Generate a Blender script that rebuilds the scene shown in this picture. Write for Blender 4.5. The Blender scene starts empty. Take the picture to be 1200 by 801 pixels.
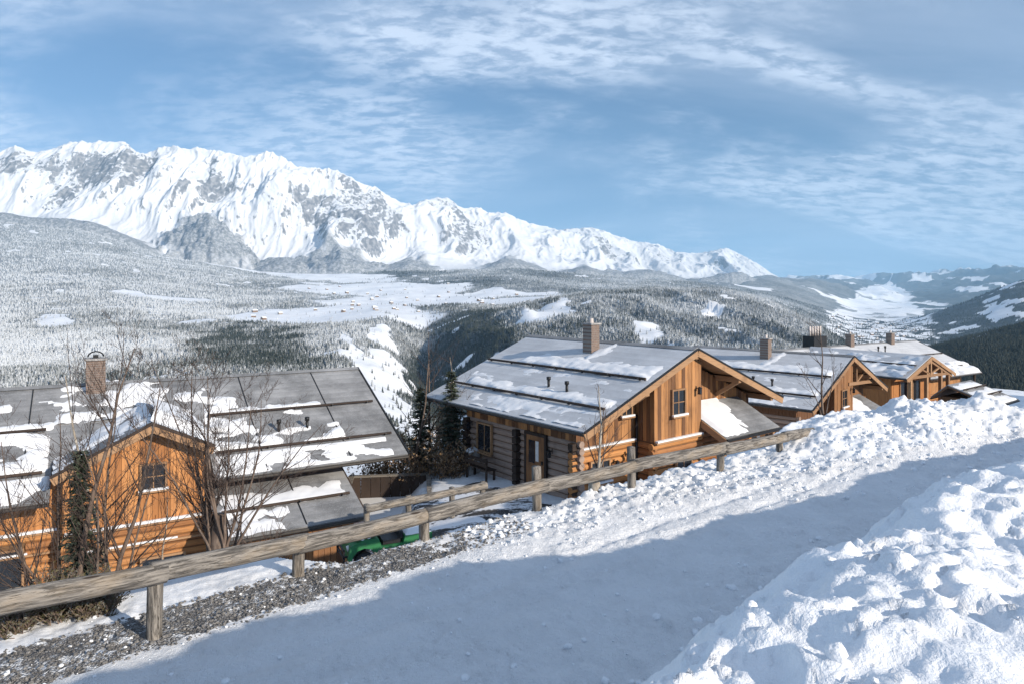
import bpy, bmesh, math, random
import numpy as np
from mathutils import Vector, Matrix, Quaternion
random.seed(7); RNG = np.random.default_rng(11)
scene = bpy.context.scene
C = scene.collection
R = math.radians

# ------------------------------------------------------------------ camera
F, HX, HY = 800.0, 600.0, 342.0            # focal length and horizon of the 1200 x 801 photograph, in pixels
cam_d = bpy.data.cameras.new('camera'); cam = bpy.data.objects.new('camera', cam_d); C.objects.link(cam)
cam_d.sensor_width = 36.0; cam_d.lens = 36.0 * F / 1200.0
cam_d.shift_y = -(400.5 - HY) / 1200.0
cam_d.clip_start = 0.1; cam_d.clip_end = 90000.0
cam.location = (0, 0, 0); cam.rotation_euler = (R(90), 0, 0)
scene.camera = cam

# ------------------------------------------------------------------ light
SUN_AZ, SUN_EL = 126.0, 22.0               # heading clockwise from +Y, elevation
S = Vector((math.sin(R(SUN_AZ)) * math.cos(R(SUN_EL)), math.cos(R(SUN_AZ)) * math.cos(R(SUN_EL)), math.sin(R(SUN_EL))))
sun_d = bpy.data.lights.new('sun', 'SUN'); sun_d.energy = 4.9; sun_d.angle = R(0.53); sun_d.color = (1.0, 0.885, 0.74)
sun = bpy.data.objects.new('sun', sun_d); C.objects.link(sun)
sun.rotation_euler = S.to_track_quat('Z', 'Y').to_euler()
sun.location = (40, -40, 40)

w = bpy.data.worlds.new('World'); scene.world = w; w.use_nodes = True
nt = w.node_tree; nt.nodes.clear()
def wn(t, **k):
    n = nt.nodes.new(t)
    for a, b in k.items(): setattr(n, a, b)
    return n
out = wn('ShaderNodeOutputWorld'); bg = wn('ShaderNodeBackground'); bg.inputs['Strength'].default_value = 0.112
sky = wn('ShaderNodeTexSky', sky_type='NISHITA', sun_disc=False)
sky.sun_elevation = R(SUN_EL); sky.sun_rotation = R(SUN_AZ); sky.altitude = 1500; sky.air_density = 1.2; sky.dust_density = 0.0; sky.ozone_density = 2.0
tc = wn('ShaderNodeTexCoord'); sep = wn('ShaderNodeSeparateXYZ')
skv = wn('ShaderNodeVectorMath', operation='MULTIPLY_ADD'); skv.inputs[1].default_value = (1, 1, 0.85); skv.inputs[2].default_value = (0, 0, 0.16)
nt.links.new(tc.outputs['Generated'], skv.inputs[0]); nrmv = wn('ShaderNodeVectorMath', operation='NORMALIZE'); nt.links.new(skv.outputs[0], nrmv.inputs[0]); nt.links.new(nrmv.outputs[0], sky.inputs[0])
sat = wn('ShaderNodeHueSaturation'); sat.inputs['Saturation'].default_value = 1.12; nt.links.new(sky.outputs[0], sat.inputs['Color'])
nt.links.new(tc.outputs['Generated'], sep.inputs[0])
def wm(op, a, b=None, c=None):
    n = wn('ShaderNodeMath', operation=op)
    for i, v in enumerate((a, b, c)):
        if v is None: continue
        if isinstance(v, (int, float)): n.inputs[i].default_value = v
        else: nt.links.new(v, n.inputs[i])
    return n.outputs[0]
zc = wm('ADD', wm('MAXIMUM', sep.outputs[2], 0.0), 0.26)
cx = wm('DIVIDE', sep.outputs[0], zc); cy = wm('DIVIDE', sep.outputs[1], zc)
comb = wn('ShaderNodeCombineXYZ'); nt.links.new(cx, comb.inputs[0]); nt.links.new(cy, comb.inputs[1])
def wmap(scale, rot, loc=(0, 0, 0)):
    m = wn('ShaderNodeMapping'); m.inputs['Scale'].default_value = scale; m.inputs['Rotation'].default_value = (0, 0, rot)
    m.inputs['Location'].default_value = loc
    nt.links.new(comb.outputs[0], m.inputs[0]); return m.outputs[0]
def wnoise(vec, scale, detail, rough, dist=0.0):
    n = wn('ShaderNodeTexNoise'); n.inputs['Scale'].default_value = scale; n.inputs['Detail'].default_value = detail
    n.inputs['Roughness'].default_value = rough; n.inputs['Distortion'].default_value = dist
    nt.links.new(vec, n.inputs['Vector']); return n.outputs[0]
def wramp(v, lo, hi):
    n = wn('ShaderNodeMapRange', interpolation_type='SMOOTHSTEP'); n.inputs[1].default_value = lo; n.inputs[2].default_value = hi
    nt.links.new(v, n.inputs[0]); return n.outputs[0]
big = wramp(wnoise(wmap((1.0, 1.35, 1), R(-38), (3.4, 1.2, 0)), 1.0, 5, 0.55, 0.7), 0.38, 0.64)          # wide sheets
fine = wramp(wnoise(wmap((1.0, 1.9, 1), R(-30), (1.0, 0.4, 0)), 11.0, 7, 0.60, 0.25), 0.36, 0.62)          # ripples in the sheets
veil = wramp(wnoise(wmap((0.8, 1.5, 1), R(-40), (7.0, 2.0, 0)), 0.8, 7, 0.6, 0.6), 0.36, 0.72)
cl = wm('ADD', wm('MULTIPLY', big, wm('ADD', wm('MULTIPLY', fine, 0.60), 0.16)), wm('MULTIPLY', veil, 0.30))
cl = wm('MULTIPLY', wm('MINIMUM', cl, 0.9), 0.80)
mixc = wn('ShaderNodeMix', data_type='RGBA'); nt.links.new(cl, mixc.inputs[0])
nt.links.new(sat.outputs[0], mixc.inputs[6]); mixc.inputs[7].default_value = (6.6, 7.4, 8.7, 1)
nt.links.new(mixc.outputs[2], bg.inputs['Color']); nt.links.new(bg.outputs[0], out.inputs[0])

scene.view_settings.view_transform = 'Standard'; scene.view_settings.look = 'None'
scene.view_settings.exposure = 0.32; scene.view_settings.gamma = 1.0; scene.view_settings.use_curve_mapping = False
scene.render.engine = 'CYCLES'
scene.cycles.max_bounces = 8; scene.cycles.diffuse_bounces = 4; scene.cycles.glossy_bounces = 2; scene.cycles.transmission_bounces = 3
scene.cycles.volume_bounces = 1; scene.cycles.transparent_max_bounces = 6
scene.cycles.use_denoising = True; scene.cycles.use_adaptive_sampling = True; scene.cycles.adaptive_threshold = 0.01

# ------------------------------------------------------------------ helpers
def _hash(i, j, s):
    h = (i.astype(np.int64) * 374761393 + j.astype(np.int64) * 668265263 + s * 974634541) & 0xffffffff
    h = ((h ^ (h >> 13)) * 1274126177) & 0xffffffff
    return ((h ^ (h >> 16)) & 0xffff) / 65535.0
def perlin(x, y, s=0):
    x = np.asarray(x, float); y = np.asarray(y, float)
    i = np.floor(x); j = np.floor(y); fx = x - i; fy = y - j
    def g(di, dj):
        a = _hash(i + di, j + dj, s) * 2 * np.pi
        return np.cos(a) * (fx - di) + np.sin(a) * (fy - dj)
    u = fx ** 3 * (fx * (fx * 6 - 15) + 10); v = fy ** 3 * (fy * (fy * 6 - 15) + 10)
    a = g(0, 0) * (1 - u) + g(1, 0) * u; b = g(0, 1) * (1 - u) + g(1, 1) * u
    return (a * (1 - v) + b * v) * 1.5
def fbm(x, y, o=5, s=0, gain=0.5):
    r = 0; a = 1.0; t = 0
    for k in range(o):
        r = r + a * perlin(x * 2 ** k + 17.3 * k, y * 2 ** k - 9.1 * k, s + k); t += a; a *= gain
    return r / t
def ridged(x, y, o=5, s=0, gain=0.5):
    r = 0; a = 1.0; t = 0; wgt = 1.0
    for k in range(o):
        n = (1 - np.abs(perlin(x * 2 ** k + 5.7 * k, y * 2 ** k + 3.3 * k, s + k))) ** 2 * wgt
        r = r + a * n; t += a; a *= gain; wgt = np.clip(n * 1.6, 0, 1)
    return r / t
def clods(x, y, s=0):                       # rounded bumps, 0..1, one per cell
    i = np.floor(x); j = np.floor(y); best = np.zeros_like(x)
    for di in (-1, 0, 1):
        for dj in (-1, 0, 1):
            cx_ = i + di; cy_ = j + dj
            ox = _hash(cx_, cy_, s); oy = _hash(cx_, cy_, s + 1); rr = 0.25 + 0.5 * _hash(cx_, cy_, s + 2)
            d2 = ((x - cx_ - ox) ** 2 + (y - cy_ - oy) ** 2) / rr ** 2
            best = np.maximum(best, np.sqrt(np.clip(1 - d2, 0, 1)) * rr)
    return best
def sstep(a, b, x):
    t = np.clip((np.asarray(x, float) - a) / (b - a), 0, 1); return t * t * (3 - 2 * t)

def mesh_np(name, V, Fc, mat=None, smooth=True):
    me = bpy.data.meshes.new(name)
    V = np.ascontiguousarray(V, np.float32); Fc = np.ascontiguousarray(Fc, np.int32); k = Fc.shape[1]
    me.vertices.add(len(V)); me.vertices.foreach_set('co', V.ravel())
    me.loops.add(Fc.size); me.loops.foreach_set('vertex_index', Fc.ravel())
    me.polygons.add(len(Fc)); me.polygons.foreach_set('loop_start', np.arange(0, Fc.size, k, dtype=np.int32))
    me.update(calc_edges=True)
    me.polygons.foreach_set('use_smooth', np.full(len(Fc), smooth, dtype=bool))
    if mat: me.materials.append(mat)
    return me
def grid_faces(nr, nc):
    a = np.arange(nr * nc).reshape(nr, nc)
    return np.stack([a[:-1, :-1], a[:-1, 1:], a[1:, 1:], a[1:, :-1]], -1).reshape(-1, 4)
def put(name, me, parent=None, loc=None, rot=None, scale=None):
    o = bpy.data.objects.new(name, me); C.objects.link(o); o.parent = parent
    if loc is not None: o.location = loc
    if rot is not None: o.rotation_euler = rot
    if scale is not None: o.scale = scale
    return o
def tag(o, label=None, cat=None, group=None, kind=None):
    if label: o['label'] = label
    if cat: o['category'] = cat
    if group: o['group'] = group
    if kind: o['kind'] = kind
    return o
def thing(name, label, cat, loc=(0, 0, 0), rotz=0.0, group=None):
    return tag(put(name, None, None, loc, (0, 0, rotz)), label, cat, group)
def copy_tree(o, parent=None):
    c = o.copy(); C.objects.link(c); c.parent = parent
    for ch in list(o.children): copy_tree(ch, c)
    return c

class MB:
    def __init__(s): s.v = []; s.f = []
    def poly(s, pts, faces):
        b = len(s.v); s.v += [tuple(p) for p in pts]; s.f += [tuple(i + b for i in f) for f in faces]
    def box(s, x0, x1, y0, y1, z0, z1):
        s.poly([(x0, y0, z0), (x1, y0, z0), (x1, y1, z0), (x0, y1, z0), (x0, y0, z1), (x1, y0, z1), (x1, y1, z1), (x0, y1, z1)],
               [(0, 3, 2, 1), (4, 5, 6, 7), (0, 1, 5, 4), (1, 2, 6, 5), (2, 3, 7, 6), (3, 0, 4, 7)])
    def hexa(s, lo, hi):                     # two rings of four points
        s.poly(list(lo) + list(hi), [(0, 3, 2, 1), (4, 5, 6, 7), (0, 1, 5, 4), (1, 2, 6, 5), (2, 3, 7, 6), (3, 0, 4, 7)])
    def beam(s, p, q, a, b, up=(0, 0, 1)):
        p = Vector(p); q = Vector(q); d = (q - p).normalized(); u = Vector(up)
        x = d.cross(u)
        if x.length < 1e-4: x = d.cross(Vector((1, 0, 0)))
        x.normalize(); y = x.cross(d)
        def ring(c): return [c + x * (i * a / 2) + y * (j * b / 2) for i, j in ((-1, -1), (1, -1), (1, 1), (-1, 1))]
        s.hexa(ring(p), ring(q))
    def tube(s, pts, rad, n=6, cap=True):
        b = len(s.v); pts = [Vector(p) for p in pts]; m = len(pts)
        ref = Vector((0.31, 0.2, 0.93))
        for k, p in enumerate(pts):
            d = (pts[min(k + 1, m - 1)] - pts[max(k - 1, 0)]).normalized()
            x = d.cross(ref)
            if x.length < 1e-3: x = d.cross(Vector((1, 0, 0)))
            x.normalize(); y = d.cross(x)
            for j in range(n):
                a = 2 * math.pi * j / n; s.v.append(tuple(p + (x * math.cos(a) + y * math.sin(a)) * rad[k]))
        for k in range(m - 1):
            for j in range(n):
                s.f.append((b + k * n + j, b + k * n + (j + 1) % n, b + (k + 1) * n + (j + 1) % n, b + (k + 1) * n + j))
        if cap:
            s.f.append(tuple(b + j for j in range(n))[::-1]); s.f.append(tuple(b + (m - 1) * n + j for j in range(n)))
    def build(s, name, mat, parent=None, smooth=False, loc=None, rot=None):
        me = bpy.data.meshes.new(name); me.from_pydata(s.v, [], s.f); me.materials.append(mat)
        if smooth: me.polygons.foreach_set('use_smooth', [True] * len(me.polygons))
        me.update()
        return put(name, me, parent, loc, rot)

# ------------------------------------------------------------------ materials
def material(name):
    m = bpy.data.materials.new(name); m.use_nodes = True; t = m.node_tree; b = t.nodes['Principled BSDF']
    b.inputs['Specular IOR Level'].default_value = 0.25
    return m, t, b
class N:                                     # tiny node-graph helper
    def __init__(s, t): s.t = t
    def node(s, ty, **k):
        n = s.t.nodes.new(ty)
        for a, b in k.items(): setattr(n, a, b)
        return n
    def _set(s, sock, v):
        if isinstance(v, (int, float)): sock.default_value = v
        elif isinstance(v, tuple): sock.default_value = v if len(v) != 3 or sock.type == 'VECTOR' else v + (1,)
        else: s.t.links.new(v, sock)
    def math(s, op, a, b=0.0):
        n = s.node('ShaderNodeMath', operation=op); s._set(n.inputs[0], a); s._set(n.inputs[1], b); return n.outputs[0]
    def pos(s): return s.node('ShaderNodeNewGeometry').outputs['Position']
    def nrm(s): return s.node('ShaderNodeNewGeometry').outputs['Normal']
    def z(s, v):
        n = s.node('ShaderNodeSeparateXYZ'); s._set(n.inputs[0], v); return n.outputs[2]
    def obj(s): return s.node('ShaderNodeTexCoord').outputs['Object']
    def map(s, v, scale, rot=(0, 0, 0)):
        n = s.node('ShaderNodeMapping'); s._set(n.inputs[0], v); n.inputs['Scale'].default_value = scale; n.inputs['Rotation'].default_value = rot; return n.outputs[0]
    def noise(s, v, scale=1.0, detail=4, rough=0.55, dist=0.0):
        n = s.node('ShaderNodeTexNoise'); s._set(n.inputs['Vector'], v); n.inputs['Scale'].default_value = scale
        n.inputs['Detail'].default_value = detail; n.inputs['Roughness'].default_value = rough; n.inputs['Distortion'].default_value = dist
        return n.outputs[0]
    def voro(s, v, scale): 
        n = s.node('ShaderNodeTexVoronoi'); s._set(n.inputs['Vector'], v); n.inputs['Scale'].default_value = scale; return n
    def ramp(s, v, lo, hi):
        n = s.node('ShaderNodeMapRange', interpolation_type='SMOOTHSTEP'); s._set(n.inputs[0], v); n.inputs[1].default_value = lo; n.inputs[2].default_value = hi; return n.outputs[0]
    def mix(s, f, a, b):
        n = s.node('ShaderNodeMix', data_type='RGBA'); s._set(n.inputs[0], f); s._set(n.inputs[6], a); s._set(n.inputs[7], b); return n.outputs[2]
    def attr(s, name, ty='GEOMETRY'):
        n = s.node('ShaderNodeAttribute', attribute_type=ty); n.attribute_name = name; return n.outputs['Fac']
    def rnd(s): return s.node('ShaderNodeObjectInfo').outputs['Random']
    def bump(s, h, strength, dist, bsdf):
        n = s.node('ShaderNodeBump'); s._set(n.inputs['Height'], h); n.inputs['Strength'].default_value = strength; n.inputs['Distance'].default_value = dist
        s.t.links.new(n.outputs[0], bsdf.inputs['Normal'])
def set_(t, b, col=None, rough=None):
    for k, v in (('Base Color', col), ('Roughness', rough)):
        if v is None: continue
        if isinstance(v, (int, float)): b.inputs[k].default_value = v
        elif isinstance(v, tuple): b.inputs[k].default_value = v + (1,)
        else: t.links.new(v, b.inputs[k])
M = {}
def plain(name, col, rough=0.6, metal=0.0, var=0.12, scale=6.0):
    m, t, b = material(name); n = N(t)
    f = n.noise(n.pos(), scale, 4)
    set_(t, b, n.mix(n.ramp(f, 0.3, 0.7), tuple(c * (1 - var) for c in col), tuple(min(1, c * (1 + var)) for c in col)), rough)
    b.inputs['Metallic'].default_value = metal; M[name] = m; return m

def snow_mat(name, dirt=0.0, grain=1.0, tint=(0.86, 0.88, 0.91)):
    m, t, b = material(name); n = N(t); p = n.pos()
    a = n.noise(p, 1.1, 6, 0.7); c = n.noise(p, 14, 5, 0.65)
    col = n.mix(n.ramp(a, 0.35, 0.7), tint, tuple(x * (0.955 - 0.5 * dirt) for x in tint))
    if dirt:
        d = n.math('MULTIPLY', n.ramp(n.noise(p, 9, 6, 0.75), 0.62, 0.78), dirt)
        col = n.mix(d, col, (0.20, 0.19, 0.18))
    set_(t, b, col, 0.55)
    h = n.math('ADD', n.math('MULTIPLY', c, 0.6), n.math('MULTIPLY', n.noise(p, 60, 3, 0.6), 0.25))
    n.bump(h, min(1.0, 0.55 * grain), 0.035 * max(1.0, grain * 1.2), b); M[name] = m; return m
snow_mat('snow'); snow_mat('snow_road', 0.10, 2.2, (0.86, 0.875, 0.90)); snow_mat('snow_roof', 0.0, 0.6, (0.76, 0.775, 0.80))
snow_mat('snow_slope', 0.35, 1.0)

def wood(name, c0, c1, dark, axis, contrast=1.0):
    m, t, b = material(name); n = N(t); p = n.pos()
    sc = {'z': (22, 22, 1.1), 'h': (1.6, 1.6, 30), 'o': (1.2, 26, 26)}[axis]
    src = n.obj() if axis == 'o' else p
    g = n.noise(n.map(src, sc), 1.0, 5, 0.6, 0.6); big = n.noise(n.map(p, (1.6, 1.6, 0.8)), 1.0, 3, 0.6)
    r = n.ramp(n.math('ADD', n.math('MULTIPLY', n.rnd(), 0.8), n.math('MULTIPLY', big, 0.4)), 0.12, 0.95)
    col = n.mix(r, c0, c1)
    col = n.mix(n.math('MULTIPLY', n.ramp(g, 0.45, 0.75), 0.55 * contrast), col, dark)
    col = n.mix(n.math('MULTIPLY', n.ramp(big, 0.52, 0.78), 0.45 * contrast), col, tuple(x * 0.8 for x in dark))
    set_(t, b, col, 0.7); n.bump(g, 0.4, 0.01, b); M[name] = m
wood('board', (0.48, 0.235, 0.092), (0.14, 0.068, 0.034), (0.10, 0.052, 0.030), 'z', 1.3)
wood('board_pale', (0.56, 0.26, 0.095), (0.36, 0.155, 0.055), (0.18, 0.082, 0.038), 'z', 1.0)
wood('log', (0.50, 0.235, 0.085), (0.30, 0.135, 0.055), (0.14, 0.068, 0.034), 'h', 1.2)
wood('log_grey', (0.38, 0.29, 0.235), (0.28, 0.205, 0.165), (0.16, 0.115, 0.095), 'h')
wood('beam', (0.40, 0.24, 0.13), (0.28, 0.16, 0.085), (0.12, 0.07, 0.04), 'h')
wood('dark_wood', (0.065, 0.045, 0.034), (0.040, 0.029, 0.024), (0.018, 0.014, 0.012), 'h')
wood('soffit', (0.22, 0.12, 0.06), (0.16, 0.09, 0.045), (0.07, 0.04, 0.022), 'h')
def weathered():
    m, t, b = material('weathered_log'); n = N(t); p = n.obj()
    g = n.noise(n.map(p, (2.2, 22, 22)), 1.0, 7, 0.66, 0.9); k = n.noise(n.map(p, (1.4, 3.5, 3.5)), 1.0, 4, 0.6)
    kn = n.voro(n.map(p, (1.3, 5, 5)), 1.0)
    col = n.mix(n.ramp(g, 0.36, 0.62), (0.072, 0.066, 0.060), (0.29, 0.265, 0.235))
    col = n.mix(n.math('MULTIPLY', n.ramp(k, 0.5, 0.72), 0.35), col, (0.34, 0.26, 0.17))
    col = n.mix(n.ramp(n.math('SUBTRACT', 0.16, kn.outputs['Distance']), 0.0, 0.07), col, (0.06, 0.045, 0.035))
    ck = n.noise(n.map(p, (1.1, 34, 34)), 1.0, 3, 0.5, 0.4); col = n.mix(n.ramp(n.math('ABSOLUTE', n.math('SUBTRACT', ck, 0.5)), 0.012, 0.0), col, (0.03, 0.026, 0.022))
    set_(t, b, col, 0.85); n.bump(n.math('ADD', g, n.math('MULTIPLY', k, 0.5)), 0.9, 0.02, b); M['weathered_log'] = m
weathered()
def roof_mat(name, c0, c1, frost, streak, lines):
    m, t, b = material(name); n = N(t); p = n.pos(); o = n.obj()
    f = n.noise(n.map(p, (0.5, 0.5, 1.2)), 1.0, 5, 0.65); s = n.noise(p, 22, 3, 0.6); st = n.noise(n.map(p, (0.9, 0.9, 0.9)), 1.0, 6, 0.7)
    wv = n.node('ShaderNodeTexWave', wave_type='BANDS', bands_direction='Z', wave_profile='SAW')
    wv.inputs['Scale'].default_value = 1.9; wv.inputs['Distortion'].default_value = 0.25; wv.inputs['Detail'].default_value = 2
    t.links.new(p, wv.inputs['Vector'])
    col = n.mix(n.ramp(f, 0.30, 0.72), c0, c1)
    col = n.mix(n.math('MULTIPLY', n.ramp(s, 0.52, 0.7), 0.35), col, frost)
    col = n.mix(n.math('MULTIPLY', n.ramp(st, 0.52, 0.72), 0.45), col, streak)
    col = n.mix(n.math('MULTIPLY', wv.outputs['Fac'], lines), col, tuple(c * 0.4 for c in c0))
    set_(t, b, col, 0.62); n.bump(wv.outputs['Fac'], 0.5, 0.02, b); M[name] = m
roof_mat('roof_sheet', (0.13, 0.134, 0.14), (0.32, 0.325, 0.335), (0.48, 0.49, 0.50), (0.14, 0.144, 0.15), 0.2)
roof_mat('roof_frost', (0.46, 0.475, 0.50), (0.62, 0.635, 0.66), (0.72, 0.735, 0.76), (0.38, 0.395, 0.42), 0.16)
plain('dark_metal', (0.035, 0.036, 0.038), 0.45, 0.6); plain('gutter', (0.06, 0.055, 0.05), 0.5, 0.5)
plain('white_trim', (0.62, 0.62, 0.60), 0.6); plain('black', (0.018, 0.018, 0.02), 0.5); plain('rubber', (0.022, 0.022, 0.024), 0.8)
plain('red', (0.42, 0.03, 0.03), 0.5); plain('pot', (0.55, 0.50, 0.47), 0.7); plain('curtain', (0.52, 0.50, 0.47), 0.85)
plain('stone', (0.30, 0.29, 0.28), 0.85, 0, 0.3, 5)
def paint(name, col):
    m, t, b = material(name); n = N(t)
    f = n.noise(n.pos(), 7, 5, 0.7)
    set_(t, b, n.mix(n.ramp(f, 0.5, 0.75), col, tuple(c * 0.55 + 0.03 for c in col)), 0.6); M[name] = m
paint('green', (0.025, 0.15, 0.055))
def brickm():
    m, t, b = material('chimney_stone'); n = N(t); p = n.obj()
    br = n.node('ShaderNodeTexBrick'); br.inputs['Scale'].default_value = 5.0; br.inputs['Mortar Size'].default_value = 0.02
    br.inputs['Color1'].default_value = (0.20, 0.135, 0.105, 1); br.inputs['Color2'].default_value = (0.13, 0.095, 0.08, 1); br.inputs['Mortar'].default_value = (0.24, 0.22, 0.20, 1)
    t.links.new(n.map(p, (1, 1, 1), (R(90), 0, 0)), br.inputs['Vector'])
    f = n.noise(n.pos(), 8, 4)
    set_(t, b, n.mix(n.math('MULTIPLY', n.ramp(f, 0.45, 0.7), 0.4), br.outputs[0], (0.20, 0.175, 0.16)), 0.85); M['chimney_stone'] = m
brickm()
def glassm():
    m, t, b = material('window_glass'); n = N(t)
    set_(t, b, (0.02, 0.024, 0.03), 0.06); b.inputs['Specular IOR Level'].default_value = 0.6; M['window_glass'] = m
glassm()
def barkm(name, a, c, d):
    m, t, b = material(name); n = N(t); p = n.pos()
    g = n.noise(n.map(p, (14, 14, 5)), 1.0, 5, 0.65); k = n.noise(p, 3, 3)
    set_(t, b, n.mix(n.ramp(k, 0.42, 0.7), n.mix(n.ramp(g, 0.4, 0.65), a, c), d), 0.9); n.bump(g, 0.5, 0.01, b); M[name] = m
barkm('bark', (0.10, 0.075, 0.062), (0.20, 0.155, 0.125), (0.14, 0.10, 0.08))
barkm('bark_pale', (0.30, 0.26, 0.21), (0.46, 0.42, 0.36), (0.20, 0.16, 0.125))
barkm('twig', (0.060, 0.044, 0.038), (0.115, 0.085, 0.072), (0.085, 0.062, 0.052))
def needle(name, a, c, frost):
    m, t, b = material(name); n = N(t); p = n.pos()
    f = n.noise(p, 2.4, 4, 0.6); up = n.z(n.nrm())
    col = n.mix(n.ramp(f, 0.35, 0.68), a, c)
    col = n.mix(n.math('MULTIPLY', n.ramp(n.math('ADD', n.math('MULTIPLY', up, 0.35), n.noise(p, 7, 3)), 0.60, 0.85), frost), col, (0.75, 0.78, 0.82))
    set_(t, b, col, 0.8); M[name] = m
needle('needles', (0.018, 0.030, 0.014), (0.050, 0.066, 0.028), 0.06)
needle('dry_leaf', (0.16, 0.095, 0.045), (0.26, 0.17, 0.085), 0.1)
needle('juniper', (0.055, 0.052, 0.022), (0.12, 0.10, 0.045), 0.15)
def gravelm():
    m, t, b = material('gravel'); n = N(t); p = n.pos()
    v = n.voro(p, 40); v2 = n.voro(p, 80); f = n.noise(p, 1.6, 5, 0.65)
    col = n.mix(n.ramp(v.outputs['Distance'], 0.1, 0.6), (0.24, 0.235, 0.23), (0.10, 0.098, 0.097))
    cc = n.node('ShaderNodeSeparateColor'); t.links.new(v2.outputs['Color'], cc.inputs[0])
    col = n.mix(n.math('MULTIPLY', n.ramp(cc.outputs[0], 0.3, 1.0), 0.5), col, (0.34, 0.33, 0.33))
    col = n.mix(n.ramp(n.math('ADD', n.noise(p, 12, 5, 0.7), n.math('MULTIPLY', f, 0.5)), 0.74, 0.90), col, (0.74, 0.77, 0.81))
    set_(t, b, col, 0.9); n.bump(n.math('SUBTRACT', 1.0, v.outputs['Distance']), 0.9, 0.04, b); M['gravel'] = m
gravelm()
def parkm():
    m, t, b = material('yard'); n = N(t); p = n.pos()
    f = n.noise(n.map(p, (0.55, 1.3, 1), (0, 0, R(35))), 1.0, 5, 0.6, 0.6); g = n.noise(p, 9, 4, 0.7)
    k = n.ramp(n.math('ADD', f, n.math('MULTIPLY', g, 0.25)), 0.60, 0.68)
    set_(t, b, n.mix(k, (0.80, 0.82, 0.86), (0.055, 0.052, 0.052)), 0.75); n.bump(g, 0.4, 0.03, b); M['yard'] = m
parkm()
# ================================================================== the far country
def rockm():
    m, t, b = material('mountain_snow_rock'); n = N(t); p = n.pos(); up = n.z(n.nrm())
    f1 = n.noise(p, 0.0045, 6, 0.65); f2 = n.noise(n.map(p, (1, 1, 0.3)), 0.024, 6, 0.7)
    s = n.math('ADD', up, n.math('ADD', n.math('MULTIPLY', n.math('SUBTRACT', f1, 0.5), 0.30), n.math('MULTIPLY', n.math('SUBTRACT', f2, 0.5), 1.0)))
    s = n.math('SUBTRACT', s, n.math('MULTIPLY', n.attr('crag'), 0.20)); k = n.ramp(s, 0.30, 0.42)
    rock = n.mix(n.ramp(n.noise(p, 0.02, 4), 0.4, 0.65), (0.15, 0.16, 0.18), (0.29, 0.295, 0.31))
    col = n.mix(k, rock, (0.66, 0.68, 0.71))
    fo = n.attr('forest'); tr = n.noise(p, 0.035, 4, 0.75)
    wood_ = n.mix(n.ramp(tr, 0.42, 0.62), (0.16, 0.175, 0.19), (0.38, 0.40, 0.425))
    col = n.mix(fo, col, wood_)
    set_(t, b, col, 0.8); n.bump(n.noise(n.map(p, (1, 1, 0.5)), 0.02, 5, 0.7), 0.35, 22.0, b); M['mountain'] = m
rockm()
def valleym():
    m, t, b = material('valley_snow'); n = N(t); p = n.pos()
    fo = n.attr('forest'); tr = n.noise(p, 0.05, 4, 0.75); br = n.noise(p, 0.006, 5, 0.65)
    fr = n.attr('frost'); far_ = n.noise(p, 0.0035, 6, 0.7)  # frost value also holds the painted shade of ravine and right-hand slopes
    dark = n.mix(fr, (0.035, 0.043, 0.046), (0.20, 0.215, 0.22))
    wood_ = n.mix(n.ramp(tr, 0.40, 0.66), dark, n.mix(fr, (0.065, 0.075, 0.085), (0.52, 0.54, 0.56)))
    wood_ = n.mix(n.math('MULTIPLY', n.ramp(far_, 0.52, 0.68), 0.4), wood_, (0.30, 0.32, 0.34))
    field = n.mix(n.ramp(br, 0.35, 0.7), (0.84, 0.86, 0.89), (0.72, 0.74, 0.77))
    set_(t, b, n.mix(n.ramp(fo, 0.3, 0.6), field, wood_), 0.85); M['valley'] = m
valleym()

PX = np.array([-300, 0, 100, 200, 300, 350, 400, 450, 480, 500, 520, 550, 600, 640, 700, 800, 850, 900, 950, 1000, 1050, 1100, 1150, 1200, 1500], float)
def L(*a): return np.array(a, float)
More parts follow.
